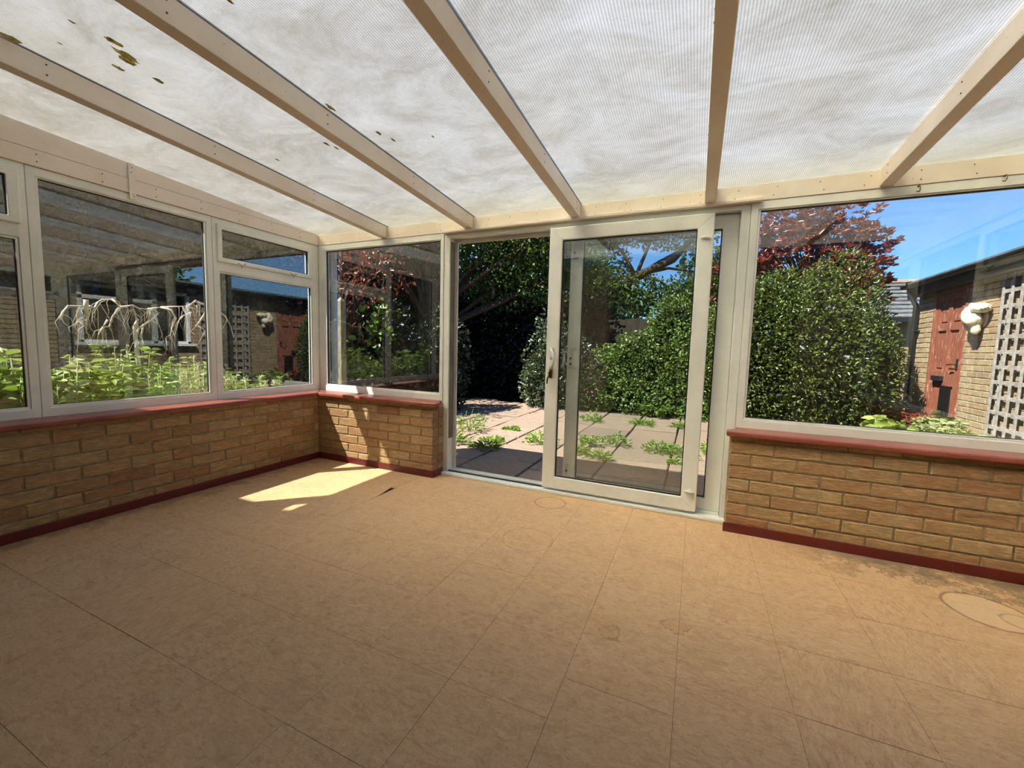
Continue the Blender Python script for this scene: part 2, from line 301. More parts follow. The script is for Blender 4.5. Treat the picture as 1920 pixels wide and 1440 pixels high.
# ------------------------------------------------------------------ geometry helpers
def mesh_obj(name, verts, faces, mat, parent=None, smooth=False, loc=None, **props):
    me = bpy.data.meshes.new(name); me.from_pydata([tuple(map(float, v)) for v in verts], [], faces); me.update()
    if mat is not None: me.materials.append(mat)
    if smooth: me.polygons.foreach_set('use_smooth', [True]*len(me.polygons))
    o = bpy.data.objects.new(name, me); COL.objects.link(o)
    if parent is not None: o.parent = parent
    if loc is not None: o.location = loc
    for k, v in props.items(): o[k] = v
    return o
class MB:
    def __init__(s): s.v = []; s.f = []
    def raw(s, vs, fs):
        b = len(s.v); s.v += [tuple(v) for v in vs]; s.f += [tuple(i+b for i in f) for f in fs]; return s
    def box(s, x0, x1, y0, y1, z0, z1):
        return s.raw([(x0,y0,z0),(x1,y0,z0),(x1,y1,z0),(x0,y1,z0),(x0,y0,z1),(x1,y0,z1),(x1,y1,z1),(x0,y1,z1)],
                     [(0,3,2,1),(4,5,6,7),(0,1,5,4),(1,2,6,5),(2,3,7,6),(3,0,4,7)])
    def tube(s, pts, radii, n=8, cap=True):
        pts = [Vector(p) for p in pts]
        if not hasattr(radii, '__len__'): radii = [radii]*len(pts)
        b = len(s.v); up = None
        for i, p in enumerate(pts):
            d = (pts[min(i+1, len(pts)-1)]-pts[max(i-1, 0)])
            if d.length < 1e-9: d = Vector((0, 0, 1))
            d.normalize()
            if up is None: up = Vector((0, 0, 1)) if abs(d.z) < 0.9 else Vector((1, 0, 0))
            a = d.cross(up)
            if a.length < 1e-6: a = d.cross(Vector((0, 1, 0.1)))
            a.normalize(); c = a.cross(d).normalized(); up = c
            for k in range(n):
                th = 2*math.pi*k/n; q = p+a*(math.cos(th)*radii[i])+c*(math.sin(th)*radii[i]); s.v.append(tuple(q))
        for i in range(len(pts)-1):
            for k in range(n):
                s.f.append((b+i*n+k, b+i*n+(k+1) % n, b+(i+1)*n+(k+1) % n, b+(i+1)*n+k))
        if cap:
            s.f.append(tuple(b+k for k in reversed(range(n)))); s.f.append(tuple(b+(len(pts)-1)*n+k for k in range(n)))
        return s
    def blob(s, c, r, seg=10, rings=6, jit=0.0):
        b = len(s.v); vs = []
        for i in range(rings+1):
            ph = math.pi*i/rings
            for k in range(seg):
                th = 2*math.pi*k/seg; j = 1+jit*(random.random()-0.5) if 0 < i < rings else 1
                vs.append((c[0]+r[0]*j*math.sin(ph)*math.cos(th), c[1]+r[1]*j*math.sin(ph)*math.sin(th), c[2]+r[2]*j*math.cos(ph)))
        fs = [(i*seg+k, (i+1)*seg+k, (i+1)*seg+(k+1) % seg, i*seg+(k+1) % seg) for i in range(rings) for k in range(seg)]
        return s.raw(vs, fs)
    def build(s, name, mat, parent=None, bevel=0, smooth=False, seg=2, **props):
        o = mesh_obj(name, s.v, s.f, mat, parent, smooth, **props)
        if bevel:
            m = o.modifiers.new('bevel', 'BEVEL'); m.width = bevel; m.segments = seg; m.limit_method = 'ANGLE'
        return o
def empty(name, loc=(0, 0, 0), **props):
    o = bpy.data.objects.new(name, None); COL.objects.link(o); o.location = loc; o.empty_display_size = 0.1
    for k, v in props.items(): o[k] = v
    return o
def thing(name, label, cat, loc=(0, 0, 0), group=None):
    o = empty(name, loc, label=label, category=cat)
    if group: o['group'] = group
    return o
def tag(o, label, cat, group=None):
    o['label'] = label; o['category'] = cat
    if group: o['group'] = group
    return o
def struct(name, mb, mat, bevel=0): return mb.build(name, mat, None, bevel, kind='structure')

def leaf_mesh(name, C, D, L, W, mat, parent, fold=0.25, curl=0.15, **props):
    """C centres (N,3), D leaf directions, L lengths, W widths -> folded six-vertex leaves, one mesh."""
    n = len(C); C = np.asarray(C, float); D = np.asarray(D, float)
    D = D/np.maximum(np.linalg.norm(D, axis=1, keepdims=True), 1e-9)
    A = RNG.normal(size=(n, 3)); A[:, 2] *= 0.5
    Sd = np.cross(D, A); Sd /= np.maximum(np.linalg.norm(Sd, axis=1, keepdims=True), 1e-9)
    N = np.cross(Sd, D); N *= np.sign(N[:, 2:3]+1e-6)
    L = np.broadcast_to(L, (n,))[:, None]; W = np.broadcast_to(W, (n,))[:, None]
    base = C; tip = C+D*L-N*L*curl
    r1 = C+D*L*0.33+Sd*W*0.5+N*W*fold; r2 = C+D*L*0.7+Sd*W*0.4+N*W*fold-N*L*curl*0.5
    l1 = C+D*L*0.33-Sd*W*0.5+N*W*fold; l2 = C+D*L*0.7-Sd*W*0.4+N*W*fold-N*L*curl*0.5
    V = np.stack([base, r1, r2, tip, l2, l1], axis=1).reshape(-1, 3)
    me = bpy.data.meshes.new(name)
    me.vertices.add(n*6); me.vertices.foreach_set('co', V.astype(np.float32).ravel())
    idx = (np.arange(n)[:, None]*6+np.array([0, 1, 2, 3, 0, 3, 4, 5])[None, :]).ravel()
    me.loops.add(n*8); me.loops.foreach_set('vertex_index', idx.astype(np.int32))
    me.polygons.add(n*2); me.polygons.foreach_set('loop_start', (np.arange(n*2)*4).astype(np.int32)); me.polygons.foreach_set('loop_total', np.full(n*2, 4, np.int32))
    me.update(calc_edges=True); me.materials.append(mat)
    o = bpy.data.objects.new(name, me); COL.objects.link(o); o.parent = parent; o['kind'] = 'stuff'
    for k, v in props.items(): o[k] = v
    return o
def ellip_points(n, c, r, shell=0.3, zmin=-0.1, bump=0.18, seed=0):
    rg = np.random.default_rng(seed+int(abs(c[0]*13+c[1]*7)*10))
    d = rg.normal(size=(n, 3)); d /= np.linalg.norm(d, axis=1, keepdims=True)
    K = rg.normal(size=(6, 3))*2.2; ph = rg.uniform(0, 6.28, 6)
    lump = 1+bump*np.sin(d@K.T+ph).sum(axis=1)/2.4
    rad = lump*(1-shell*rg.random(n)**1.6)
    P = np.array(c)+d*np.array(r)*rad[:, None]
    ok = P[:, 2] > zmin
    return P[ok], d[ok]
def foliage(parent, mat, blobs, n, L, W, name='foliage', shell=0.3, spread=0.9, zmin=-0.1, up=0.3, bump=0.18, keep=None):
    Cs, Ds = [], []
    vol = [b[1][0]*b[1][2]+b[1][1]*b[1][2] for b in blobs]; tot = sum(vol)
    for k, (c, r) in enumerate(blobs):
        P, d = ellip_points(int(n*vol[k]/tot), c, r, shell, zmin, bump, k)
        Cs.append(P); Ds.append(d)
    C = np.concatenate(Cs); D = np.concatenate(Ds)
    D = D+RNG.normal(size=D.shape)*spread; D[:, 2] += up
    if keep is not None:
        ok = keep(C); C = C[ok]; D = D[ok]
    s = RNG.uniform(0.7, 1.25, len(C))
    return leaf_mesh(name, C, D, L*s, W*s, mat, parent)

# ------------------------------------------------------------------ brick builder
def brick_mesh(L, H=0.065, D=0.07, c=0.0035, jit=0.0016):
    def q(y, i): return [(i, y, i), (L-i, y, i), (L-i, y, H-i), (i, y, H-i)]
    v = q(0.0, c)+q(c, 0.0)+q(D, 0.0)
    v = [(a+random.uniform(-jit, jit), b+(random.uniform(-jit, jit) if k < 4 else 0), z+random.uniform(-jit, jit)) for k, (a, b, z) in enumerate(v)]
    f = [(0, 1, 2, 3)]
    for o in (0, 4):
        for k in range(4): f.append((o+k, o+4+k, o+4+(k+1) % 4, o+(k+1) % 4))
    f.append((11, 10, 9, 8))
    me = bpy.data.meshes.new('brick'); me.from_pydata(v, [], f); me.update(); return me
BR = {}
def get_brick(L, H, mat):
    k = (round(L, 3), round(H, 3), mat.name)
    if k not in BR:
        BR[k] = [brick_mesh(L, H) for _ in range(4 if L > 0.2 else 2)]
        for m in BR[k]: m.materials.append(mat)
    return random.choice(BR[k])
def lay_bricks(parent, origin, rotz, length, z0, z1, mat, bond0, skip=None, first_off=0.0, maxn=9999):
    """courses of a stretcher-bond face along the local +x, outward face on local -y"""
    O = Vector(origin); R = Matrix.Rotation(rotz, 3, 'Z'); n = 0; z = 0.0288; j = 0.01; course = 0
    while z-0.075 > z0-0.075: z -= 0.075; course += 1
    c = 0
    zz = z
    while zz < z1-0.012:
        a, b = max(zz+j*0.5, z0), min(zz+0.075-j*0.5, z1)
        if b-a > 0.012:
            x = bond0-0.225*10+(0.1125 if (round((zz-0.029)/0.075) % 2) else 0.0)
            while x < length:
                s, e = max(x+j*0.5, 0.0), min(x+0.225-j*0.5, length)
                if e-s > 0.02 and not (skip and skip(s, e, a, b)) and n < maxn:
                    o = bpy.data.objects.new('brick', get_brick(round(e-s, 3), round(b-a, 3), mat)); COL.objects.link(o); o.parent = parent
                    o.location = O+R @ Vector((s, random.uniform(-0.0012, 0.0008), 0))+Vector((0, 0, a)); o.rotation_euler = (0, 0, rotz+random.uniform(-0.002, 0.002)); n += 1
                x += 0.225
        zz += 0.075
    return n
PI = math.pi

# ------------------------------------------------------------------ room shell: floor
fl = MB().box(-0.1, 5.14, -3.1, 0.12, -0.1, -0.004); floor = struct('floor', fl, M['gap'])
def tile_mesh(w, h, raise_corner=None):
    n = 6; vs = []; fs = []
    g = 0.0006
    if raise_corner is None:
        mb = MB().box(-w/2+g, w/2-g, -h/2+g, h/2-g, -0.004, 0.0); vs, fs = mb.v, mb.f
    else:
        for zt in (0.0, -0.0025):
            for i in range(n+1):
                for k in range(n+1):
                    u, v = i/n, k/n; cu = u if raise_corner[0] else 1-u; cv = v if raise_corner[1] else 1-v
                    z = zt+0.028*max(0, cu+cv-1.35)**1.6/0.65**1.6
                    vs.append(((u-0.5)*(w-2*g), (v-0.5)*(h-2*g), z))
        q = (n+1)**2
        for i in range(n):
            for k in range(n):
                a = i*(n+1)+k; fs.append((a, a+n+1, a+n+2, a+1)); fs.append((q+a, q+a+1, q+a+n+2, q+a+n+1))
        for k in range(n):
            for a, b in ((k, k+1), (n*(n+1)+k+1, n*(n+1)+k), ((k+1)*(n+1), k*(n+1)), (k*(n+1)+n, (k+1)*(n+1)+n)): fs.append((a, b, q+b, q+a))
    me = bpy.data.meshes.new('floor_tile'); me.from_pydata(vs, [], fs); me.update(); me.materials.append(M['vinyl']); return me
TM = {}
xs = [3.305+0.3325*k for k in range(-10, 7)]
for i, x in enumerate(xs[:-1]):
    x0, x1 = max(x, 0.15), min(xs[i+1], 5.0)
    if x1-x0 < 0.02: continue
    y = -0.155+0.3335*2 + (-0.1667 if abs(x-2.9725) < 0.01 else 0)
    while y > -3.1:
        y1, y0 = min(y, 0.0), max(y-0.3335, -3.09); y -= 0.3335
        if y1-y0 < 0.02: continue
        lift = abs(x0-0.9775) < 0.02 and abs(y1+0.4885) < 0.02
        rot = random.random() < 0.12 and abs((x1-x0)-0.3325) < 0.001 and abs((y1-y0)-0.3335) < 0.001
        k = (round(x1-x0, 3), round(y1-y0, 3), lift)
        if k not in TM: TM[k] = tile_mesh(x1-x0, y1-y0, (True, True) if lift else None)
        o = bpy.data.objects.new('floor_tile', TM[k]); COL.objects.link(o); o.parent = floor
        o.location = ((x0+x1)/2, (y0+y1)/2, random.uniform(0, 0.0006)); o.rotation_euler = (0, 0, PI if (not rot and not lift and random.random() < 0.5) else 0)
        if rot: o.rotation_euler = (0, 0, PI/2); o.scale = (0.998, 0.998, 1)

# ------------------------------------------------------------------ dwarf walls
wl = struct('wall_left', MB().box(-0.11, 0.142, -3.1, 0.108, -0.1, 0.583), M['mortar'])
lay_bricks(wl, (0.147, -3.1, 0), PI/2, 2.953, 0.0, 0.583, M['brick'], 0.09)
wf = struct('wall_front', MB().box(0.142, 1.404, -0.142, 0.11, -0.1, 0.583), M['mortar'])
lay_bricks(wf, (0.147, -0.147, 0), 0, 1.2625, 0.0, 0.583, M['brick'], 0.025)
lay_bricks(wf, (1.4095, -0.0705, 0), PI/2, 0.07, 0.0, 0.583, M['brick'], 0.0)
wr = struct('wall_front', MB().box(3.5225, 5.14, -0.142, 0.11, -0.1, 0.583), M['mortar'])
lay_bricks(wr, (3.518, -0.147, 0), 0, 1.482, 0.0, 0.583, M['brick'], 0.0)
wri = struct('wall_right', MB().box(5.005, 5.14, -3.1, -0.142, -0.1, 0.583), M['mortar'])
lay_bricks(wri, (5.0, -0.147, 0), -PI/2, 2.953, 0.0, 0.583, M['brick'], 0.0)
# house wall behind the camera, with its eaves
wb = struct('wall_back', MB().box(-1.2, 2.1, -3.4, -3.1, -0.1, 2.85).box(4.4, 9, -3.4, -3.1, -0.1, 2.85).box(2.1, 4.4, -3.4, -3.1, 2.05, 2.85), M['brick2'])
MB().box(1.4, 5.1, -6.6, -6.5, -0.1, 2.5).box(1.4, 1.5, -6.5, -3.4, -0.1, 2.5).box(5.0, 5.1, -6.5, -3.4, -0.1, 2.5).box(1.5, 5.0, -6.5, -3.4, -0.1, -0.002).box(1.5, 5.0, -6.5, -3.4, 2.4, 2.5).build('room_lining', M['room'], wb)  # closed box in dark grey keeps the unseen house interior dim
MB().box(-1.32, 9, -3.4, -2.79, 2.9, 3.02).build('soffit', M['white'], wb)
MB().box(-1.32, 9, -2.79, -2.75, 2.9, 3.06).build('fascia', M['white'], wb)
MB().raw([(-1.32, -2.75, 3.04), (9, -2.75, 3.04), (9, -7.5, 5.2), (-1.32, -7.5, 5.2), (-1.32, -2.75, 3.06), (9, -2.75, 3.06), (9, -7.5, 5.26), (-1.32, -7.5, 5.26)],
         [(0, 3, 2, 1), (4, 5, 6, 7), (0, 1, 5, 4), (1, 2, 6, 5), (2, 3, 7, 6), (3, 0, 4, 7)]).build('roof', M['slate'], wb)

# painted skirting and sills
def sk(name, *b): o = MB(); [o.box(*q) for q in b]; x = o.build(name, M['skirt'], None, 0.004, kind='structure'); return x
sk('baseboard_left', (0.147, 0.157, -3.1, -0.158, 0.0, 0.056))
sk('baseboard_front', (0.147, 1.419, -0.158, -0.147, 0.0, 0.056), (1.4095, 1.4195, -0.147, -0.012, 0.0, 0.056))
sk('baseboard_front', (3.508, 5.0, -0.158, -0.147, 0.0, 0.056))
sk('baseboard_right', (4.99, 5.0, -3.1, -0.158, 0.0, 0.056))
def sill(name, pts, z0=0.583, z1=0.614):
    n = len(pts); v = [(x, y, z0) for x, y in pts]+[(x, y, z1) for x, y in pts]
    f = [tuple(reversed(range(n))), tuple(range(n, 2*n))]+[(k, (k+1) % n, n+(k+1) % n, n+k) for k in range(n)]
    o = mesh_obj(name, v, f, M['sill'], kind='structure'); m = o.modifiers.new('bevel', 'BEVEL'); m.width = 0.009; m.segments = 3; m.limit_method = 'ANGLE'; return o
sill('trim_1', [(0.0, -3.1), (0.187, -3.1), (0.187, -0.187), (0.0, 0.0)])
sill('trim_2', [(0.0, 0.0), (0.187, -0.187), (1.46, -0.187), (1.46, -0.12), (1.40, -0.05), (1.395, 0.0)])
sill('trim_3', [(3.548, 0.0), (3.548, -0.05), (3.492, -0.12), (3.492, -0.187), (4.813, -0.187), (5.0, 0.0)])
sill('trim_4', [(5.0, 0.0), (4.813, -0.187), (4.813, -3.1), (5.0, -3.1)])

# ------------------------------------------------------------------ windows
def mp_left(u, d, z): return (d, u, z)
def mp_front(u, d, z): return (u, -d, z)
def mp_right(u, d, z): return (5.0-d, u, z)
def ring(name, mp, o, i, d0, d1, mat, parent=None, bevel=0.004, lip=0.0, **props):
    (u0, u1, z0, z1), (a0, a1, b0, b1) = o, i
    v = []
    for (q0, q1, r0, r1), d in ((o, d0), (i, d0), (i, d1-lip), (o, d1)):
        v += [mp(q0, d, r0), mp(q1, d, r0), mp(q1, d, r1), mp(q0, d, r1)]
    f = []
    for a, b in ((0, 1), (1, 2), (2, 3), (3, 0)):
        for k in range(4): f.append((a*4+k, a*4+(k+1) % 4, b*4+(k+1) % 4, b*4+k))
    x = mesh_obj(name, v, f, mat, parent, **props)
    bm = bmesh.new(); bm.from_mesh(x.data); bmesh.ops.recalc_face_normals(bm, faces=bm.faces); bm.to_mesh(x.data); bm.free()
    if bevel:
        m = x.modifiers.new('bevel', 'BEVEL'); m.width = bevel; m.segments = 2; m.limit_method = 'ANGLE'; m.angle_limit = 0.5
    return x
def bx(name, mp, u0, u1, d0, d1, z0, z1, mat, parent, bevel=0.003, **props):
    a, b = mp(u0, d0, z0), mp(u1, d1, z1)
    return MB().box(min(a[0], b[0]), max(a[0], b[0]), min(a[1], b[1]), max(a[1], b[1]), z0, z1).build(name, mat, parent, bevel, **props)
def pane(mp, u0, u1, z0, z1, d, parent):
    g = 0.006
    ring('gasket', mp, (u0-0.002, u1+0.002, z0-0.002, z1+0.002), (u0+g, u1-g, z0+g, z1-g), d-0.012, d+0.007, M['gasket'], parent, 0)
    bx('glass', mp, u0+0.001, u1-0.001, d-0.002, d+0.002, z0+0.001, z1-0.001, M['glass'], parent, 0)
Z0, Z1, ZG0, ZG1 = 0.585, 1.965, 0.6626, 1.917
def window(name, mp, o, i, top=None, sash=None, stays=()):
    r = ring(name, mp, (o[0], o[1], Z0, Z1), (i[0], i[1], ZG0, ZG1), -0.06, 0.0, M['upvc'], None, 0.004, 0.0, kind='structure')
    if top:
        zt = top; ring('glazing_bead', mp, (i[0], i[1], ZG0, zt), (i[0]+0.012, i[1]-0.012, ZG0+0.012, zt-0.012), -0.03, -0.006, M['upvc'], r, 0.002)
        bx('transom', mp, i[0]-0.004, i[1]+0.004, -0.058, 0.001, zt, 1.648, M['upvc'], r, 0.004)
        pane(mp, i[0]+0.008, i[1]-0.008, ZG0+0.008, zt-0.008, -0.022, r)
        s = ring('top_sash', mp, (sash[0], sash[1], 1.650, 1.925), (sash[0]+0.032, sash[1]-0.046, 1.681, 1.886), -0.03, 0.018, M['upvc'], r, 0.004)
        pane(mp, sash[0]+0.032, sash[1]-0.046, 1.681, 1.886, 0.0, s)
        for u in stays:
            mb = MB(); c = lambda du, d, z: mp(u+du, d, z)
            mb.tube([c(-0.03, 0.03, 1.662), c(-0.012, 0.034, 1.652), c(0.012, 0.034, 1.652), c(0.03, 0.03, 1.662)], 0.005, 6)
            mb.tube([c(0, 0.0, 1.66), c(0, 0.032, 1.655)], 0.006, 6); mb.tube([c(-0.012, 0.034, 1.655), c(0.004, 0.036, 1.628)], 0.0035, 6)
            mb.build('casement_fastener', M['chrome'], r, 0, True)
    else:
        ring('glazing_bead', mp, (i[0], i[1], ZG0, ZG1), (i[0]+0.012, i[1]-0.012, ZG0+0.012, ZG1-0.006), -0.03, -0.006, M['upvc'], r, 0.002)
        pane(mp, i[0]+0.008, i[1]-0.008, ZG0+0.008, ZG1-0.005, -0.022, r)
    return r
window('window_1', mp_left, (-3.05, -1.8655), (-2.90, -1.903), 1.5785, (-2.9, -1.893), (-2.6, -2.1))
window('window_2', mp_left, (-1.864, -0.938), (-1.828, -0.976))
window('window_3', mp_left, (-0.9365, 0.0), (-0.899, -0.0705), 1.5785, (-0.908, -0.078), (-0.745, -0.29))
window('window_4', mp_front, (0.001, 1.394), (0.0786, 1.3711))
window('window_5', mp_front, (3.549, 5.0), (3.5873, 4.93))
window('window_6', mp_right, (-0.9365, -0.001), (-0.899, -0.0705), 1.5785, (-0.908, -0.078), (-0.745, -0.29))
window('window_7', mp_right, (-1.864, -0.938), (-1.828, -0.976))
window('window_8', mp_right, (-3.05, -1.8655), (-2.90, -1.903), 1.5785, (-2.9, -1.893), (-2.6, -2.1))

# ------------------------------------------------------------------ sliding patio door
dr = ring('door_1', mp_front, (1.395, 3.548, -0.02, 1.965), (1.448, 3.497, 0.022, 1.925), -0.10, -0.006, M['upvc'], None, 0.004, kind='structure')
bx('threshold', mp_front, 1.42, 3.53, -0.005, 0.045, 0.0, 0.024, M['upvc'], dr, 0.006)
bx('sliding_rail', mp_front, 1.45, 3.49, -0.05, -0.035, 0.022, 0.038, M['upvc'], dr, 0.002)
bx('sliding_rail', mp_front, 1.45, 3.49, -0.092, -0.08, 0.022, 0.036, M['upvc2'], dr, 0.002)
bx('track_shade_strip', mp_front, 1.45, 2.30, -0.034, -0.008, 0.0222, 0.026, M['gasket'], dr, 0)  # black strip stands in for the shade inside the track
bx('jamb_strip', mp_front, 1.448, 1.4485+0.006, -0.076, -0.02, 0.3, 1.9, M['jamb_grey'], dr, 0)  # darker grey strip down the recessed jamb track
bx('jamb_channel', mp_front, 1.448, 1.478, -0.098, -0.078, 0.022, 1.925, M['upvc2'], dr, 0.002)
bx('head_guide', mp_front, 1.448, 2.32, -0.098, -0.082, 1.895, 1.925, M['upvc2'], dr, 0.002)
bx('head_cover_strip', mp_front, 1.40, 3.60, 0.0, 0.034, 1.957, 1.978, M['timber'], dr, 0.004)
# fixed outer panel
fp = ring('fixed_panel', mp_front, (2.437, 3.496, 0.036, 1.922), (2.527, 3.404, 0.115, 1.838), -0.095, -0.052, M['upvc'], dr, 0.004)
pane(mp_front, 2.527, 3.404, 0.115, 1.838, -0.074, fp)
mb = MB()
for zc in (1.76, 0.17): mb.box(2.455, 2.475, 0.046, 0.052, zc-0.05, zc+0.05)
for zc in (1.80, 1.72, 0.21, 0.13): mb.box(2.452, 2.492, 0.042, 0.052, zc-0.004, zc+0.004)
mb.box(2.457, 2.480, 0.044, 0.052, 0.93, 1.07)
for zc in (0.93, 1.07): mb.box(2.452, 2.50, 0.040, 0.052, zc-0.005, zc+0.005)
mb.build('latch_keep', M['upvc2'], fp, 0.001)
mk = MB()
for zc in (1.75, 0.165, 1.0, 0.96): mk.tube([(2.466, 0.046, zc), (2.466, 0.040, zc)], 0.008, 8)
mk.build('keep_bolt', M['dark'], fp)
# sliding inner panel
sp = ring('sliding_panel', mp_front, (2.303, 3.356, 0.040, 1.914), (2.398, 3.263, 0.128, 1.826), -0.008, 0.035, M['upvc'], dr, 0.006, 0.004)
pane(mp_front, 2.398, 3.263, 0.128, 1.826, 0.012, sp)
mb = MB()   # mitre seams at the four corners, recessed hair lines
for (x0, z0), (x1, z1) in (((2.303, 0.04), (2.398, 0.128)), ((3.356, 0.04), (3.263, 0.128)), ((2.303, 1.914), (2.398, 1.826)), ((3.356, 1.914), (3.263, 1.826))):
    mb.tube([(x0, -0.0346, z0), (x1, -0.0312, z1)], 0.0011, 4)
mb.build('mitre_seam', M['upvc2'], sp)
hp = MB().box(2.330, 2.362, -0.041, -0.0345, 0.925, 1.078).build('handle_plate', M['upvc'], sp, 0.006)
MB().tube([(2.346, -0.04, 1.065), (2.352, -0.062, 1.06), (2.372, -0.078, 1.03), (2.378, -0.082, 0.995), (2.372, -0.078, 0.96), (2.352, -0.062, 0.935), (2.346, -0.04, 0.932)], [0.010, 0.011, 0.010, 0.009, 0.010, 0.011, 0.010], 10).build('pull_handle', M['upvc'], sp, 0, True)
MB().blob((2.346, -0.048, 1.0), (0.010, 0.010, 0.014)).build('thumb_latch', M['upvc2'], hp, 0, True)
kc = MB().tube([(2.345, -0.033, 0.89), (2.345, -0.046, 0.89)], 0.014, 14).box(2.333, 2.357, -0.039, -0.0345, 0.855, 0.915).build('lock_cylinder', M['brass'], sp, 0.001)
MB().tube([(2.345, -0.046, 0.89), (2.345, -0.062, 0.888)], 0.004, 6).tube([(2.338, -0.068, 0.892), (2.345, -0.066, 0.90), (2.352, -0.068, 0.892), (2.345, -0.066, 0.878), (2.338, -0.068, 0.892)], 0.0035, 6).tube([(2.343, -0.068, 0.88), (2.332, -0.068, 0.85), (2.330, -0.068, 0.815)], [0.003, 0.006, 0.005], 6).build('key', M['dark'], kc)
MB().tube([(2.412, 0.006, 1.065), (2.42, 0.024, 1.04), (2.422, 0.028, 1.0), (2.42, 0.024, 0.96), (2.412, 0.006, 0.935)], 0.010, 8).build('outer_pull_handle', M['upvc'], sp, 0, True)
for z in (1.768, 0.172):
    MB().tube([(3.285, -0.036, z), (3.303, -0.052, z+0.004), (3.322, -0.052, z-0.002), (3.338, -0.036, z-0.004)], [0.005, 0.008, 0.008, 0.005], 8).blob((3.312, -0.042, z+0.012), (0.01, 0.008, 0.007)).build('corner_catch', M['upvc'], sp, 0, True)
# corner posts between the window rows
struct('trim_5', MB().box(-0.062, -0.0005, 0.0005, 0.062, 0.585, 1.965), M['upvc'])
struct('trim_6', MB().box(5.0005, 5.062, 0.0005, 0.062, 0.585, 1.965), M['upvc'])

# ------------------------------------------------------------------ roof: eaves beams, rafters, sheets
SL = 0.0583
def zr(y, b=2.068): return b+SL*(-y)
ceiling = empty('ceiling', (0, 0, 0), kind='structure')
def slope_box(x0, x1, y0, y1, zb, zt):
    mb = MB(); v = []
    for z in (zb, zt): v += [(x0, y0, zr(y0, z)), (x1, y0, zr(y0, z)), (x1, y1, zr(y1, z)), (x0, y1, zr(y1, z))]
    return mb.raw(v, [(0,3,2,1),(4,5,6,7),(0,1,5,4),(1,2,6,5),(2,3,7,6),(3,0,4,7)])
eb = MB().box(-0.06, 5.06, -0.004, 0.08, 1.966, 2.062).build('eaves_beam', M['timber'], ceiling, 0.003)
RX = [0.756+0.8455*k for k in range(5)]
for k, x in enumerate(RX):
    r = slope_box(x, x+0.062, -3.1, -0.005, 1.974, 2.066).build('rafter', M['timber'], ceiling, 0.003)
    # pvc cover strip under the rafter and screws on its faces
    c = MB()
    for q in range(14):
        y = -0.10-q*0.215
        for sx, dx in ((x-0.0006, -1), (x+0.0626, 1)):
            if (q*7+k*3) % 3 != 0: continue
            for zz in (0.03, 0.07): c.blob((sx, y, zr(y, 1.974)+zz), (0.0018, 0.0035, 0.0035), 6, 4)
    c.build('screw', M['dark'], r, 0, False, kind='stuff')
edges = [-0.02]+[x+0.031 for x in RX]+[5.04]
for k in range(6):
    slope_box(edges[k]+0.004, edges[k+1]-0.004, -3.09, 0.14, 2.0675, 2.0775).build('polycarbonate_sheet', M['poly'], ceiling); me_ = COL.objects[-1].data
    me_.materials.append(M['clear'])
    for p_ in me_.polygons: p_.material_index = 0 if p_.normal.z > 0.5 else 1
for x in RX:
    slope_box(x+0.004, x+0.058, -3.09, 0.14, 2.079, 2.092).build('glazing_bar', M['upvc'], ceiling, 0.003)
# wall plates at both ends: lower board and tapered upper board
for nm, x0, x1, s in (('left', -0.06, 0.012, 1), ('right', 4.988, 5.06, -1)):
    w1 = MB().box(x0, x1, -3.1, -0.006, 1.966, 2.052).build('side_board', M['timber'], ceiling, 0.003)
    xa, xb = (x0, x1-0.003) if s > 0 else (x0+0.003, x1)
    MB().raw([(xa, -3.1, 2.054), (xb, -3.1, 2.054), (xb, -0.01, 2.054), (xa, -0.01, 2.054), (xa, -3.1, zr(-3.1, 2.066)), (xb, -3.1, zr(-3.1, 2.066)), (xb, -0.01, 2.066), (xa, -0.01, 2.066)],
             [(0,3,2,1),(4,5,6,7),(0,1,5,4),(1,2,6,5),(2,3,7,6),(3,0,4,7)]).build('gusset_board', M['timber'], ceiling, 0.002)
st = MB().box(0.012, 0.020, -1.425, -1.391, 1.93, 2.147).build('joint_cover', M['timber'], ceiling, 0.002)
c = MB()
for y, z in ((-1.408, 2.12), (-1.408, 1.96), (-1.413, 2.09), (-1.403, 1.945)): c.blob((0.021, y, z), (0.002, 0.003, 0.003), 6, 4)
for y in np.arange(-2.9, -0.1, 0.27):
    for z in (1.99, 2.035): c.blob((0.0125, y, z+random.uniform(-.006, .006)), (0.002, 0.0035, 0.0035), 6, 4)
for x in np.arange(0.1, 5.0, 0.21):
    for z in (1.99, 2.035): c.blob((x+random.uniform(-.02, .02), -0.0045, z), (0.003, 0.002, 0.003), 6, 4)
c.build('screw', M['dark'], ceiling, 0, False, kind='stuff')
# gutter outside the front eaves
MB().box(-0.08, 5.08, 0.085, 0.10, 1.99, 2.06).build('fascia_board', M['white'], ceiling)
g = MB(); n = 8
pr = [(0.16+0.055*math.cos(PI+PI*k/n), 2.03+0.055*math.sin(PI+PI*k/n)) for k in range(n+1)]+[(0.16+0.051*math.cos(2*PI-PI*k/n), 2.03+0.051*math.sin(2*PI-PI*k/n)) for k in range(n+1)]
q = len(pr); g.raw([(-0.1, a, b) for a, b in pr]+[(5.1, a, b) for a, b in pr], [(k, (k+1) % q, q+(k+1) % q, q+k) for k in range(q)]); g.build('gutter', M['dpipe'], ceiling)
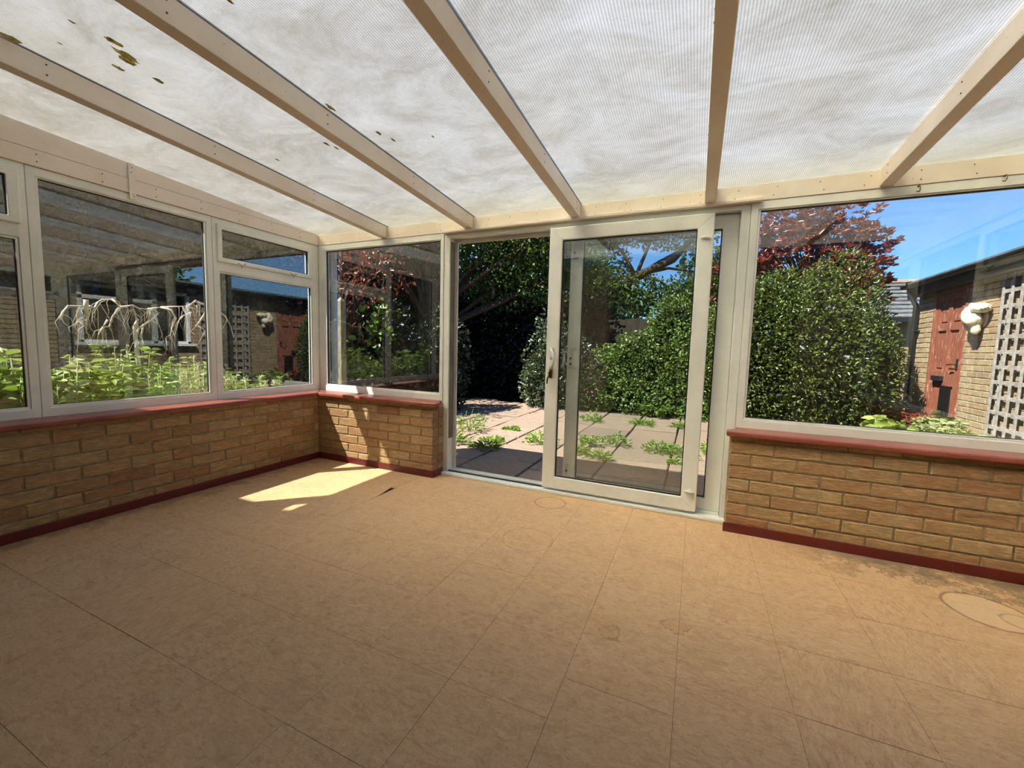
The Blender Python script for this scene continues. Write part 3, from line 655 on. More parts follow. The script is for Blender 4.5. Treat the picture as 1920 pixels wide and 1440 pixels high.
# mould patches growing on the sheets
for x, y, r in ((1.215,-1.98,.028),(1.17,-1.93,.04),(1.135,-1.905,.028),(1.047,-1.899,.02),(1.119,-1.792,.021),(0.846,-2.137,.035),(1.694,-1.4,.022),(1.412,-1.171,.02),(1.432,-1.12,.014),(1.761,-1.159,.016),(1.79,-1.085,.015),(2.009,-1.04,.009),(0.977,-1.135,.012),(1.831,-1.939,.012),(0.996,-2.055,.006),(1.188,-2.088,.009)):
    n = 14; v = [(0, 0, 0)]
    for k in range(n):
        th = 2*PI*k/n; rr = r*random.uniform(0.55, 1.1)
        v.append((rr*math.cos(th)*0.6, rr*math.sin(th)*1.2, 0))
    v = [(a, b, -c) for c in (0.0015, 0) for a, b, _ in v]
    f = [(0, 1+(k+1) % n, 1+k) for k in range(n)]+[(n+1, n+2+k, n+2+(k+1) % n) for k in range(n)]+[(1+k, 1+(k+1) % n, n+2+(k+1) % n, n+2+k) for k in range(n)]
    o = mesh_obj('mould_patch', v, f, M['mould'], ceiling); o.location = (x, y, zr(y, 2.0674)); o.rotation_euler = (-math.atan(SL), 0, 0)
# cup hooks in the head of the right window
for (x, z, lab) in ((4.302, 1.945, 'small brass cup hook on the eaves rail nearer the sliding door'), (4.621, 1.954, 'small brass cup hook on the eaves rail farther from the sliding door')):
    h = MB().tube([(x, 0.0, z+0.012), (x, -0.016, z+0.012), (x, -0.026, z), (x, -0.024, z-0.014), (x, -0.012, z-0.018), (x-0.006, -0.004, z-0.012)], 0.0022, 6).blob((x, -0.002, z+0.012), (0.006, 0.002, 0.006), 8, 4).build('cup_hook', M['brass'], None, 0, True)
    tag(h, lab, 'hook', 'cup hooks')

# ------------------------------------------------------------------ garden ground and patio
gr = struct('ground', MB().box(-40, 40, 0.12, 60, -0.3, -0.13).box(-40, -0.12, -12, 0.12, -0.3, -0.13).box(5.15, 40, -12, 0.12, -0.3, -0.13), M['soil'])
pat = struct('patio', MB().box(-3.2, 5.2, 0.12, 5.35, -0.128, -0.108), M['soil'])
px = -3.0; row = 0
SM = []
for k in range(6):
    mb = MB(); s = 0.6; n = 6; e = 0.006
    def ey(): return random.uniform(-0.006, 0.006)
    top = [(-s/2+e+ey(), -s/2+e+ey()), (s/2-e+ey(), -s/2+e+ey()), (s/2-e+ey(), s/2-e+ey()), (-s/2+e+ey(), s/2-e+ey())]
    v = [(a, b, -0.04) for a, b in top]+[(a, b, -0.006) for a, b in top]+[(a*0.975, b*0.975, random.uniform(-0.002, 0.002)) for a, b in top]
    f = [(3, 2, 1, 0)]+[(i, (i+1) % 4, 4+(i+1) % 4, 4+i) for i in range(4)]+[(4+i, 4+(i+1) % 4, 8+(i+1) % 4, 8+i) for i in range(4)]+[(8, 9, 10, 11)]
    me = bpy.data.meshes.new('paving_slab'); me.from_pydata(v, [], f); me.update(); me.materials.append(M['paving']); SM.append(me)
for i in range(13):
    for j in range(9):
        x, y = -2.7+0.612*i, 0.42+0.612*j+(0.2 if i % 2 else 0.0)
        if x > 5.2 or y > 5.2: continue
        o = bpy.data.objects.new('paving_slab', random.choice(SM)); COL.objects.link(o); o.parent = pat
        o.location = (x, y, -0.08+random.uniform(-0.006, 0.006)); o.rotation_euler = (random.uniform(-.012, .012), random.uniform(-.012, .012), random.choice((0, PI/2, PI, -PI/2))+random.uniform(-.01, .01))

def weed(x, y, r, lab, spiky=False, h=None):
    t = thing('weed', lab, 'weed', (x, y, -0.08), 'weeds in the patio joints'); h = h or r*0.8
    n = int(60+r*700); a = RNG.uniform(0, 2*PI, n); q = r*np.sqrt(RNG.random(n))
    lob = 1+0.35*np.sin(a*3+x*9)
    C = np.stack([q*np.cos(a)*lob, q*np.sin(a)*lob*0.8, RNG.random(n)*h*(1-0.6*q/r)+0.004], axis=1)
    D = np.stack([np.cos(a), np.sin(a), RNG.uniform(0.0, 0.9, n)], axis=1)+RNG.normal(size=(n, 3))*0.35
    L = RNG.uniform(0.03, 0.065, n)*(1.7 if spiky else 1.0); leaf_mesh('foliage', C, D, L, L*(0.14 if spiky else 0.36), M['weed'], t)
    mb = MB()
    for k in range(7):
        an = k*0.9; mb.tube([(0, 0, 0), (r*0.3*math.cos(an), r*0.3*math.sin(an), h*0.5), (r*0.6*math.cos(an), r*0.6*math.sin(an), h*0.7)], [0.004, 0.003, 0.0015], 5)
    mb.build('stem', M['weed'], t)
WD = [((0.536, 1.971, 0.22), 'tall spiky weed beside the door jamb of the open doorway', True, 0.3), ((1.104, 1.567, 0.13), 'low yellow-green weed in the middle of the open doorway', False, 0.05),
      ((1.62, 1.781, 0.17), 'leafy weed half hidden by the sliding door edge', False, 0.16), ((2.474, 2.147, 0.15), 'upright bushy weed behind the middle of the sliding door glass', False, 0.16),
      ((2.187, 1.979, 0.12), 'weed next to the latch stile of the fixed door panel', False, 0.14), ((2.442, 1.42, 0.09), 'small lime weed at the roof shadow edge on the patio', True, 0.07),
      ((2.987, 2.06, 0.19), 'large dense weed near the right side of the door glass', False, 0.16), ((3.18, 2.0, 0.19), 'low spreading weed against the right stile of the sliding door', False, 0.11),
      ((1.843, 3.664, 0.15), 'weed cluster far back on the patio near the latch stile', False, 0.13), ((2.6, 3.761, 0.15), 'low grassy weed at the foot of the bright green hedge', True, 0.06),
      ((3.209, 3.84, 0.13), 'flat grass tuft at the far right patio edge', True, 0.08), ((3.50, 2.284, 0.13), 'weed seen through the narrow gap beside the fixed door panel', False, 0.2),
      ((1.2, 1.2, 0.14), 'shaded weed just outside the open doorway', True, 0.08), ((2.15, 1.55, 0.11), 'small shaded weed on the near paving below the latch stile', False, 0.1),
      ((1.0, 2.35, 0.09), 'tiny seedling weed in the paving joint of the open doorway', False, 0.03), ((3.15, 1.62, 0.05), 'tiny weed at the shadow edge beneath the large dense weed', False, 0.04), ((0.75, 1.25, 0.16), 'dark spiky weed at the roof shadow edge beside the door jamb', True, 0.14)]
for (x, y, r), lab, sp_, h in WD: weed(x, y, r, lab, sp_, h)

# ------------------------------------------------------------------ shrubs and trees
def branches(root, base, tips, mat, r0=0.05, name='branch', n=7):
    mb = MB()
    for tp in tips:
        b = Vector(base); t = Vector(tp); m = b.lerp(t, 0.5)+Vector((random.uniform(-.1, .1), random.uniform(-.1, .1), 0.12*(t-b).length))
        mb.tube([b, b.lerp(m, 0.5)+Vector((0, 0, .03)), m, m.lerp(t, 0.55), t], [r0, r0*0.8, r0*0.6, r0*0.4, r0*0.15], n)
    return mb.build(name, mat, root, 0, True)
# bright green hedge behind the door
h = thing('hedge', 'bright green leafy hedge at the back of the patio, rising to a peak', 'hedge', (2.6, 5.2, -0.1))
hb = [((-0.1, 0.25, 0.75), (0.9, 0.65, 1.0)), ((0.75, 0.2, 0.85), (0.85, 0.7, 1.0)), ((1.35, 0.1, 0.8), (0.7, 0.65, 0.95)), ((-0.75, 0.3, 0.55), (0.62, 0.5, 0.72)), ((0.22, 0.35, 1.45), (0.5, 0.45, 0.85)), ((1.2, 0.4, 1.25), (0.8, 0.5, 0.7)), ((-1.0, 0.0, 0.25), (0.65, 0.5, 0.42)), ((-0.3, -0.1, 0.25), (0.8, 0.55, 0.42)), ((0.8, -0.15, 0.25), (0.9, 0.55, 0.42))]
foliage(h, M['green_hedge'], hb, 32000, 0.055, 0.034, shell=0.45, zmin=0.0)
foliage(h, M['dark_leaf'], [(c, (r[0]*0.72, r[1]*0.7, r[2]*0.78)) for c, r in hb], 9000, 0.09, 0.06, 'dark_core_foliage', shell=0.6, zmin=0.0)  # dark leaves added inside block light and colour the gaps as shade
branches(h, (0, 0.3, 0), [(0.3, 0.3, 1.6), (-0.6, 0.3, 0.9), (0.9, 0.3, 1.3)], M['bark'], 0.05)
# dark shrub mass behind the opening
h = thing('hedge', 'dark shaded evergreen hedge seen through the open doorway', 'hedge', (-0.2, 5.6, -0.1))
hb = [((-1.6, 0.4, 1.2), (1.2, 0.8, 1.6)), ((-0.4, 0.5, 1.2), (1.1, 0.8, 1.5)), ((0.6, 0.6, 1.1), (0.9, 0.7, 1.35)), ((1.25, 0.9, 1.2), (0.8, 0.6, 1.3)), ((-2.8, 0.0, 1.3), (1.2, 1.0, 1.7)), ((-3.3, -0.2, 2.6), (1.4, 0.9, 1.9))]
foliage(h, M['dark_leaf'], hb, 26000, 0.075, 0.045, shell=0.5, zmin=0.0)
foliage(h, M['dark_leaf'], [(c, (r[0]*0.7, r[1]*0.7, r[2]*0.8)) for c, r in hb], 16000, 0.13, 0.09, 'dark_core_foliage', shell=0.7, zmin=0.0)  # larger dark leaves added inside as a light-blocking core
branches(h, (0, 0.6, 0), [(0.4, 0.6, 2.0), (-1.2, 0.5, 2.0), (-2.2, 0.3, 1.9)], M['bark'], 0.06)
# glossy shrub catching the light beside the sliding door edge
h = thing('shrub', 'glossy leaved shrub with white glints beside the sliding door edge', 'shrub', (0.72, 4.62, -0.1))
foliage(h, M['camellia'], [((0, 0, 0.7), (0.42, 0.35, 0.8)), ((-0.3, 0.1, 0.5), (0.3, 0.3, 0.6)), ((0.35, 0.05, 0.95), (0.4, 0.3, 0.7)), ((0.05, 0.1, 1.35), (0.25, 0.2, 0.45))], 6500, 0.065, 0.04, shell=0.85, zmin=0.0, bump=0.35)
branches(h, (0, 0, 0), [(0.2, 0, 1.1), (-0.3, 0, 0.7)], M['bark'], 0.02)
# purple flowers
h = thing('flowering_shrub', 'small pink-purple flowering plant at the left end of the bright hedge', 'shrub', (1.5, 4.75, -0.1))
foliage(h, M['weed'], [((0, 0, 0.45), (0.28, 0.2, 0.5))], 900, 0.06, 0.02, shell=0.8, zmin=0.0)
C, D = ellip_points(90, (0, -0.02, 0.65), (0.26, 0.2, 0.42), 0.5, 0.1); D = D+RNG.normal(size=D.shape)*0.6
leaf_mesh('petals', C, D, 0.045, 0.03, M['purple'], h)
branches(h, (0, 0, 0), [(0.1, 0, 0.8), (-0.1, 0, 0.7)], M['bark'], 0.01)
# olive hedge through the right window
h = thing('hedge', 'tall rounded olive-green hedge outside the right window, below the red tree', 'hedge', (4.95, 4.9, -0.1))
hb = [((-0.75, 0.1, 1.05), (0.85, 0.8, 1.35)), ((0.05, 0.0, 1.2), (0.85, 0.85, 1.42)), ((0.5, 0.1, 0.8), (0.62, 0.7, 1.15)), ((-1.2, 0.2, 0.8), (0.7, 0.7, 1.0)), ((-0.45, 0.3, 1.7), (0.7, 0.6, 0.85))]
foliage(h, M['laurel'], hb, 42000, 0.05, 0.027, shell=0.35, zmin=0.0, bump=0.10)
foliage(h, M['dark_leaf'], [(c, (r[0]*0.75, r[1]*0.72, r[2]*0.8)) for c, r in hb], 9000, 0.09, 0.06, 'dark_core_foliage', shell=0.6, zmin=0.0)  # dark core leaves block light and paint the hedge interior as shade
branches(h, (0, 0.2, 0), [(0.3, 0.3, 1.9), (-0.8, 0.2, 1.5), (-0.3, 0.3, 2.1)], M['bark'], 0.06)
# blue-green looser shrub at its right end
h = thing('shrub', 'loose blue-green shrub between the olive hedge and the black downpipe', 'shrub', (5.72, 5.0, -0.1))
foliage(h, M['camellia'], [((-0.1, 0, 0.9), (0.42, 0.5, 1.2)), ((0.12, 0.1, 0.6), (0.3, 0.4, 0.8))], 6500, 0.065, 0.024, shell=0.7, zmin=0.0)
branches(h, (0, 0, 0), [(0.2, 0.1, 1.6), (-0.1, 0, 1.5), (0.25, -0.1, 1.0)], M['bark'], 0.03)

def tree(name, lab, base, hgt, trunk_r, clumps, mat, n, L, W, bark='bark', spread=1.1, up=0.1, shell=0.9, cat='tree', mid=None, bump=0.2):
    t = thing(name, lab, cat, base)
    top = Vector((0, 0, hgt*0.75))
    MB().tube([(0, 0, 0), (0.05, 0.02, hgt*0.3), (-0.03, 0.03, hgt*0.55), top], [trunk_r, trunk_r*0.8, trunk_r*0.6, trunk_r*0.3], 10).build('trunk', M[bark], t, 0, True)
    mb = MB()
    for c, r in clumps:
        c = Vector(c)
        for k in range(5):
            d = Vector((random.gauss(0, 1), random.gauss(0, 1), random.gauss(0, 0.7))).normalized()
            e = c+Vector((d.x*r[0], d.y*r[1], d.z*r[2]))*0.9; s = Vector((0, 0, min(hgt*0.6, max(0.3, c.z*0.5))))
            m = s.lerp(c, 0.6)+Vector((random.uniform(-.15, .15),)*3)
            mb.tube([s, m, c.lerp(e, 0.4), e], [trunk_r*0.5, trunk_r*0.32, trunk_r*0.18, trunk_r*0.05], 6)
    mb.build('branch', M[bark], t, 0, True)
    foliage(t, mat, clumps, n, L, W, 'foliage', shell, spread, 0.2, up, bump)
    return t
# red photinia above the olive hedge
t = thing('photinia_tree', 'red-leaved tree rising above the olive hedge outside the right window', 'tree', (5.3, 6.3, -0.1))
MB().tube([(0, 0, 0), (-0.1, 0, 1.2), (-0.2, 0, 2.2), (-0.1, 0, 3.0)], [0.09, 0.07, 0.05, 0.02], 10).build('trunk', M['bark'], t, 0, True)
hub = []
cl = [((-0.8, 0, 3.25), (0.75, 0.6, 0.62)), ((-0.1, 0.1, 3.55), (0.75, 0.55, 0.62)), ((0.35, 0, 2.95), (0.62, 0.5, 0.62)), ((0.1, 0, 2.5), (0.85, 0.6, 0.5)), ((-1.15, 0.1, 2.7), (0.6, 0.5, 0.6)), ((0.45, -0.1, 2.35), (0.45, 0.4, 0.4))]
for k, (c, r) in enumerate(cl):
    P, d = ellip_points(250, c, r, 0.75, 0.2, 0.2, k+3); hub.append(P)
hub = np.concatenate(hub); mb = MB()
for p_ in hub[::7]:
    e = Vector(p_); s = Vector((-0.15, 0, 2.0)); mb.tube([s, s.lerp(e, 0.6)+Vector((0, 0, 0.08)), e], [0.022, 0.010, 0.004], 5)
mb.build('branch', M['bark'], t, 0, True)
C = np.repeat(hub, 11, axis=0)+RNG.normal(size=(len(hub)*11, 3))*0.012; D = RNG.normal(size=C.shape); D[:, 2] = np.abs(D[:, 2])*0.7+0.15
Ls = RNG.uniform(0.075, 0.125, len(C)); leaf_mesh('foliage', C, D, Ls, Ls*0.32, M['red_leaf'], t, 0.15, 0.2)
# tree with the big curved limb behind the hedge
t = thing('garden_tree', 'tall tree with a thick curved limb against the sky behind the bright hedge', 'tree', (1.6, 8.6, -0.1))
MB().tube([(-1.2, 0, 0), (-1.15, 0, 1.6), (-0.7, 0, 2.6), (0.1, 0, 3.1), (1.0, 0, 3.5), (1.7, 0.1, 4.3)], [0.2, 0.17, 0.14, 0.12, 0.09, 0.04], 12).build('trunk', M['bark'], t, 0, True)
branches(t, (0.1, 0, 3.1), [(1.9, 0.1, 3.1), (0.6, 0.2, 4.4), (1.3, 0, 2.6), (-0.8, 0, 4.2), (2.4, 0.2, 3.8)], M['bark'], 0.06)
cl = [((-1.1, 0, 3.2), (1.1, 0.8, 0.9)), ((-0.3, 0, 2.6), (1.2, 0.8, 0.7)), ((0.9, 0.1, 4.3), (1.5, 0.8, 0.55)), ((1.9, 0, 3.3), (0.9, 0.6, 0.5)), ((1.3, 0, 2.6), (0.9, 0.6, 0.45)), ((2.4, 0, 2.7), (0.7, 0.6, 0.5)), ((-0.6, 0, 4.6), (1.6, 0.8, 0.8))]
foliage(t, M['tree_leaf'], cl, 19000, 0.085, 0.055, shell=0.95, spread=1.2)
# overhanging trees at the left of the patio, casting the shade on the dark hedge
tree('oak_tree', 'dense broadleaf tree overhanging the patio above the open doorway', (-1.9, 4.4, -0.1), 4.6, 0.12,
     [((-0.1, 0.2, 3.7), (1.4, 1.2, 1.0)), ((1.3, 0.9, 3.5), (1.0, 0.8, 0.95)), ((-0.6, -0.6, 3.4), (0.9, 0.9, 0.7)), ((2.3, 0.9, 3.6), (0.9, 0.8, 0.8)), ((-0.9, 0.2, 3.3), (1.2, 1.2, 1.0)), ((1.3, 1.0, 2.6), (1.1, 0.7, 0.6)), ((2.6, 1.3, 2.8), (0.7, 0.5, 0.5))], M['tree_leaf'], 30000, 0.08, 0.05, shell=0.9)
tree('plum_tree', 'dark plum-leaved tree outside the corner where the two window rows meet', (-1.7, 1.9, -0.1), 3.6, 0.08,
     [((0.3, 0.0, 2.1), (0.6, 0.6, 0.8)), ((0.0, 0.6, 2.6), (0.9, 0.8, 0.8)), ((-0.6, 0.3, 2.4), (0.8, 0.8, 0.8))], M['red_leaf'], 1100, 0.08, 0.035)
# dark boundary hedge beyond the left windows
h = thing('hedge', 'high dark boundary hedge beyond the plants outside the left windows', 'hedge', (-4.3, 0, -0.1))
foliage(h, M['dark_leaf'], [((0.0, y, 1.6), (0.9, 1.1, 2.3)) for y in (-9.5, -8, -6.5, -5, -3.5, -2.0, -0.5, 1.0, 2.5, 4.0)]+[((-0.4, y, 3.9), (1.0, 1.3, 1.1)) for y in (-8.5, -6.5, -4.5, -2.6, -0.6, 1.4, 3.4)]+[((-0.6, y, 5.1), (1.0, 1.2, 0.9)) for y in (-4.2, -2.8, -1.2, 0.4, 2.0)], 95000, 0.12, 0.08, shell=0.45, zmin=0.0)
foliage(h, M['dark_leaf'], [((0, y, 2.6), (0.6, 1.6, 2.6)) for y in (-9, -6.8, -4.5, -2.2, 0, 2.2, 4)], 20000, 0.26, 0.18, 'dark_core_foliage', shell=0.8, zmin=0.0)  # big dark leaves added as a core to block light through gaps
branches(h, (0, 0, 0), [(0, -2, 3), (0, 2, 3), (0, 0, 4)], M['bark'], 0.1)
def board_fence(lab, x0, y0, x1, y1, hgt):
    t = thing('board_fence', lab, 'fence', (x0, y0, -0.13)); d = Vector((x1-x0, y1-y0, 0)); L = d.length; an = math.atan2(d.y, d.x); t.rotation_euler = (0, 0, an)
    m = MB().box(0, 0.145, -0.012, 0.012, 0.05, hgt); me = m.build('fence_board', M['fence'], t).data; n = int(L/0.15)
    for k in range(1, n):
        o = bpy.data.objects.new('fence_board', me); COL.objects.link(o); o.parent = t; o.location = (0.15*k, random.uniform(-.004, .004), random.uniform(-.01, .01))
    for k in range(int(L/1.8)+1): MB().box(1.8*k-0.05, 1.8*k+0.05, 0.014, 0.11, 0, hgt+0.03).build('fence_post', M['fence'], t)
board_fence('dark close-boarded fence behind the high boundary hedge at the left', -5.4, -10.5, -5.4, 7.5, 2.1)
board_fence('dark close-boarded fence behind the hedges at the back of the garden', -5.2, 7.4, 6.2, 7.4, 1.95)
# leafy shrub behind front-left window
h = thing('shrub', 'broad-leaved green shrub in deep shade beyond the front left window', 'shrub', (-1.6, 2.6, -0.1))
foliage(h, M['dark_leaf'], [((0, 0, 0.8), (0.8, 0.7, 1.0)), ((-0.8, 0.5, 0.9), (0.8, 0.7, 1.2)), ((0.7, 0.8, 0.8), (0.6, 0.5, 1.0))], 8000, 0.09, 0.06, shell=0.5, zmin=0.0)  # near-black leaf colour carries the deep shade
foliage(h, M['weed'], [((0.25, -0.4, 1.35), (0.4, 0.35, 0.5))], 110, 0.11, 0.08, 'sun_coloured_leaves', shell=0.9, zmin=0.0)  # brighter leaf colour stands in for sun on these leaves
branches(h, (0, 0, 0), [(0.2, 0, 1.4), (-0.5, 0, 1.5)], M['bark'], 0.03)
# backdrop trees far behind
for k, (x, y, s, mt, lab) in enumerate(((-5.5, 10.5, 1.5, 'dark_leaf', 'dark distant tree glimpsed through the front left window'), (-1.5, 11.5, 1.6, 'tree_leaf', 'distant green tree filling the sky behind the open doorway'),
                                        (4.2, 12.5, 1.05, 'tree_leaf', 'distant pale green tree showing beside the window frame above the red tree'), (-7.5, 3.5, 1.7, 'dark_leaf', 'tall dark tree beyond the boundary hedge'), (-7.0, -3.5, 1.7, 'dark_leaf', 'tall dark tree near the house beyond the boundary hedge'),
                                        (11.0, 2.6, 1.5, 'tree_leaf', 'tree behind the outbuilding, mirrored dimly in the left casement'), (11.0, -1.2, 1.5, 'dark_leaf', 'dark tree behind the outbuilding window, mirrored in the large left pane'))):
    tree('broadleaf_tree', lab, (x, y, -0.1), 3.2*s, 0.14, [((0, 0, 2.4*s), (1.5*s, 1.2*s, 1.2*s)), ((-1.0*s, 0, 1.5*s), (1.0*s, 0.9*s, 1.0*s)), ((1.0*s, 0.2, 1.5*s), (1.0*s, 0.9*s, 1.0*s))], M[mt], 9000, 0.16, 0.10, shell=0.6)

# ------------------------------------------------------------------ bed outside the left windows
def clump(lab, x, y, h_, r, mat, n, L, W, name='garden_plant', cat='plant', spiky=False, stems=14):
    t = thing(name, lab, cat, (x, y, -0.13)); mb = MB(); Cs, Ds = [], []
    per = max(4, n//stems)
    for k in range(stems):
        a = random.uniform(0, 2*PI); q = r*math.sqrt(random.random()); hh = h_*random.uniform(0.78, 1.05)
        bx_, by_ = 0.5*q*math.cos(a), 0.5*q*math.sin(a); tx, ty = q*math.cos(a), q*math.sin(a)
        mb.tube([(bx_, by_, 0), ((bx_+tx)/2, (by_+ty)/2, hh*0.55), (tx, ty, hh)], [0.006, 0.005, 0.002], 5)
        f = RNG.uniform(0.45 if not spiky else 0.55, 1.0, per)
        P = np.stack([bx_+(tx-bx_)*f, by_+(ty-by_)*f, hh*f], axis=1); an = RNG.uniform(0, 2*PI, per)
        d = np.stack([np.cos(an), np.sin(an), np.full(per, 1.0 if spiky else 0.15)], axis=1)+RNG.normal(size=(per, 3))*0.2
        Cs.append(P); Ds.append(d)
    mb.build('stem', mat, t, 0, True)
    C = np.concatenate(Cs); D = np.concatenate(Ds); s = RNG.uniform(0.7, 1.2, len(C))*(1.25-0.5*(C[:, 2]/h_ if spiky else 0*C[:, 2]))
    leaf_mesh('foliage', C, D, L*s, W*s, mat, t, 0.2, 0.25); return t
clump('large-leaved leafy plant outside the nearest left window', -0.45, -2.05, 1.17, 0.28, M['weed'], 520, 0.085, 0.045)
clump('pale large-leaved plant just behind the nearest left window post', -0.35, -1.72, 1.05, 0.2, M['silver'], 380, 0.07, 0.035)
clump('dense yellow-green plant low behind the large left pane, next to the post', -0.55, -1.5, 0.98, 0.28, M['lime'], 700, 0.08, 0.025)
clump('mid-green plant low behind the large left pane', -0.5, -1.15, 0.98, 0.26, M['weed'], 700, 0.07, 0.022)
for k, (x, y, hh, r, lab) in enumerate(((-0.8, -1.15, 1.14, 0.2, 'tall lime leafy plant under the bare weeping branches'), (-1.1, -0.55, 0.98, 0.3, 'yellowing leafy plant behind the spiky shoots'), (-1.2, -1.6, 1.02, 0.35, 'broad yellow-green plant behind the large left pane'), (-1.2, 0.1, 0.8, 0.3, 'low yellowing plant behind the small left casement'))):
    clump(lab, x, y, hh, r, M['lime'], 1300, 0.055, 0.018, stems=26)
SP = [(-0.33, -0.98), (-0.42, -0.82), (-0.3, -0.70), (-0.4, -0.56), (-0.3, -0.44), (-0.36, -0.30), (-0.3, -0.16), (-0.42, -1.1)]
LB = ['spiky silver-green shoots beside the left casement post', 'tall spiky silver-green shoots at the middle of the large left pane', 'silver-green shoots just right of the left casement post', 'short silver-green shoots second from the left casement post',
      'short silver-green shoots in the middle of the small left casement', 'low silver-green shoots third from the room corner', 'single silver-green shoot nearest the room corner', 'wide clump of silver-green shoots left of the tall shoots']
for k, (x, y) in enumerate(SP): clump(LB[k], x, y, (0.94, 1.02, 0.9, 0.88, 0.86, 0.84, 0.84, 1.0)[k], 0.12, M['silver'], 560, 0.05, 0.009, 'spiky_plant', spiky=True, stems=(9, 12, 8, 7, 6, 4, 3, 12)[k])
clump('low leafy growth at the foot of the bright green hedge, beside the purple flowers', 1.85, 5.0, 0.42, 0.36, M['green_hedge'], 1300, 0.06, 0.036, 'ground_plant')
clump('low leafy growth at the foot of the bright green hedge, below its peak', 2.6, 4.7, 0.26, 0.32, M['green_hedge'], 700, 0.06, 0.036, 'ground_plant')
# bare weeping tree
BRC = [[(-1.5, 1.18), (-1.48, 1.23), (-1.44, 1.28), (-1.35, 1.29)], [(-1.34, 1.32), (-1.34, 1.23), (-1.39, 1.18), (-1.41, 1.13)], [(-1.34, 1.23), (-1.35, 1.09)], [(-1.32, 1.29), (-1.28, 1.28), (-1.23, 1.33), (-1.17, 1.36), (-1.11, 1.37)], [(-1.07, 1.31), (-1.11, 1.23), (-1.13, 1.15), (-1.18, 1.14), (-1.25, 1.08)], [(-1.14, 1.2), (-1.18, 1.14)], [(-1.07, 1.31), (-1.0, 1.33), (-0.96, 1.31), (-0.9, 1.31)], [(-1.04, 1.27), (-1.0, 1.3), (-0.98, 1.21), (-0.97, 1.14)], [(-0.97, 1.14), (-0.89, 1.21), (-0.85, 1.28), (-0.87, 1.32), (-0.9, 1.28), (-0.91, 1.23)], [(-0.84, 1.33), (-0.8, 1.31), (-0.78, 1.24), (-0.8, 1.16), (-0.81, 1.06)], [(-0.66, 1.37), (-0.61, 1.41), (-0.55, 1.38), (-0.51, 1.32), (-0.5, 1.15), (-0.52, 1.05)], [(-0.66, 1.37), (-0.71, 1.35), (-0.7, 1.29)], [(-0.54, 1.31), (-0.6, 1.2), (-0.62, 1.19)], [(-0.66, 1.3), (-0.75, 1.26), (-0.79, 1.17)], [(-0.61, 1.4), (-0.47, 1.36), (-0.35, 1.37), (-0.31, 1.3), (-0.3, 1.23)], [(-0.35, 1.37), (-0.25, 1.3), (-0.21, 1.2)], [(-0.97, 1.14), (-0.99, 1.08), (-1.0, 1.01)], [(-0.93, 1.18), (-0.95, 1.09), (-0.95, 0.99)], [(-1.11, 1.37), (-1.07, 1.31)], [(-0.9, 1.31), (-0.84, 1.33)], [(-0.84, 1.33), (-0.71, 1.35)]]
t = thing('weeping_tree', 'bare bleached weeping tree with drooping twigs outside the large left pane', 'tree', (-0.95, -1.0, -0.13))
def wp(y, z): return Vector((0.05+0.12*math.sin(y*7.3)+0.04*math.sin(y*23), y+1.0, z+0.13))
for b in BRC:
    P = [wp(*q) for q in b]; k = len(P); MB().tube(P, [0.0085-0.005*i/(k-1) for i in range(k)], 7).build('branch', M['palebark'], t, 0, True)
tw = MB()
for k in range(95):
    b = random.choice(BRC); i = random.randrange(len(b)-1); f = random.random()
    s = wp(b[i][0]*(1-f)+b[i+1][0]*f, b[i][1]*(1-f)+b[i+1][1]*f); dy = random.uniform(-0.09, 0.09); L_ = random.uniform(0.06, 0.28)
    tw.tube([s, s+Vector((random.uniform(-.03, .03), dy*0.6, -L_*0.15)), s+Vector((random.uniform(-.05, .05), dy, -L_*0.6)), s+Vector((random.uniform(-.06, .06), dy*1.1, -L_))], [0.0028, 0.0024, 0.0018, 0.0009], 5)
tw.build('twig', M['palebark'], t, 0, True, kind='stuff')
MB().tube([(0.05, 0.05, 0), (0.03, 0.02, 0.5), (0.06, -0.02, 0.95), wp(-1.0, 1.16), wp(-0.97, 1.22)], [0.03, 0.024, 0.018, 0.012, 0.008], 10).tube([wp(-1.34, 1.22), wp(-1.342, 1.28), wp(-1.34, 1.335)], [0.012, 0.016, 0.016], 8).build('trunk', M['palebark'], t, 0, True)
# white downpipe and an old post outside the front-left window
t = thing('downpipe', 'white rainwater downpipe outside the front left window by the corner', 'pipe', (0.045, 0.14, -0.13))
MB().tube([(0, 0, 0.0), (0, 0, 2.12)], 0.03, 16).build('pipe', M['dpipe'], t, 0, True)
for z in (0.85, 1.75): MB().tube([(0, 0, z), (0, 0, z+0.05)], 0.036, 16).box(-0.05, 0.05, -0.03, -0.012, z+0.015, z+0.035).build('pipe_clip', M['dpipe'], t)
tag(MB().box(-1.12, -1.03, 1.25, 1.34, -0.13, 1.62).raw([(-1.12,1.25,1.62),(-1.03,1.25,1.62),(-1.03,1.34,1.62),(-1.12,1.34,1.62),(-1.075,1.295,1.68)], [(0,1,4),(1,2,4),(2,3,4),(3,0,4)]).build('fence_post', M['post'], None, 0.004), 'silvered wooden post beyond the front left window, behind the white downpipe', 'post')

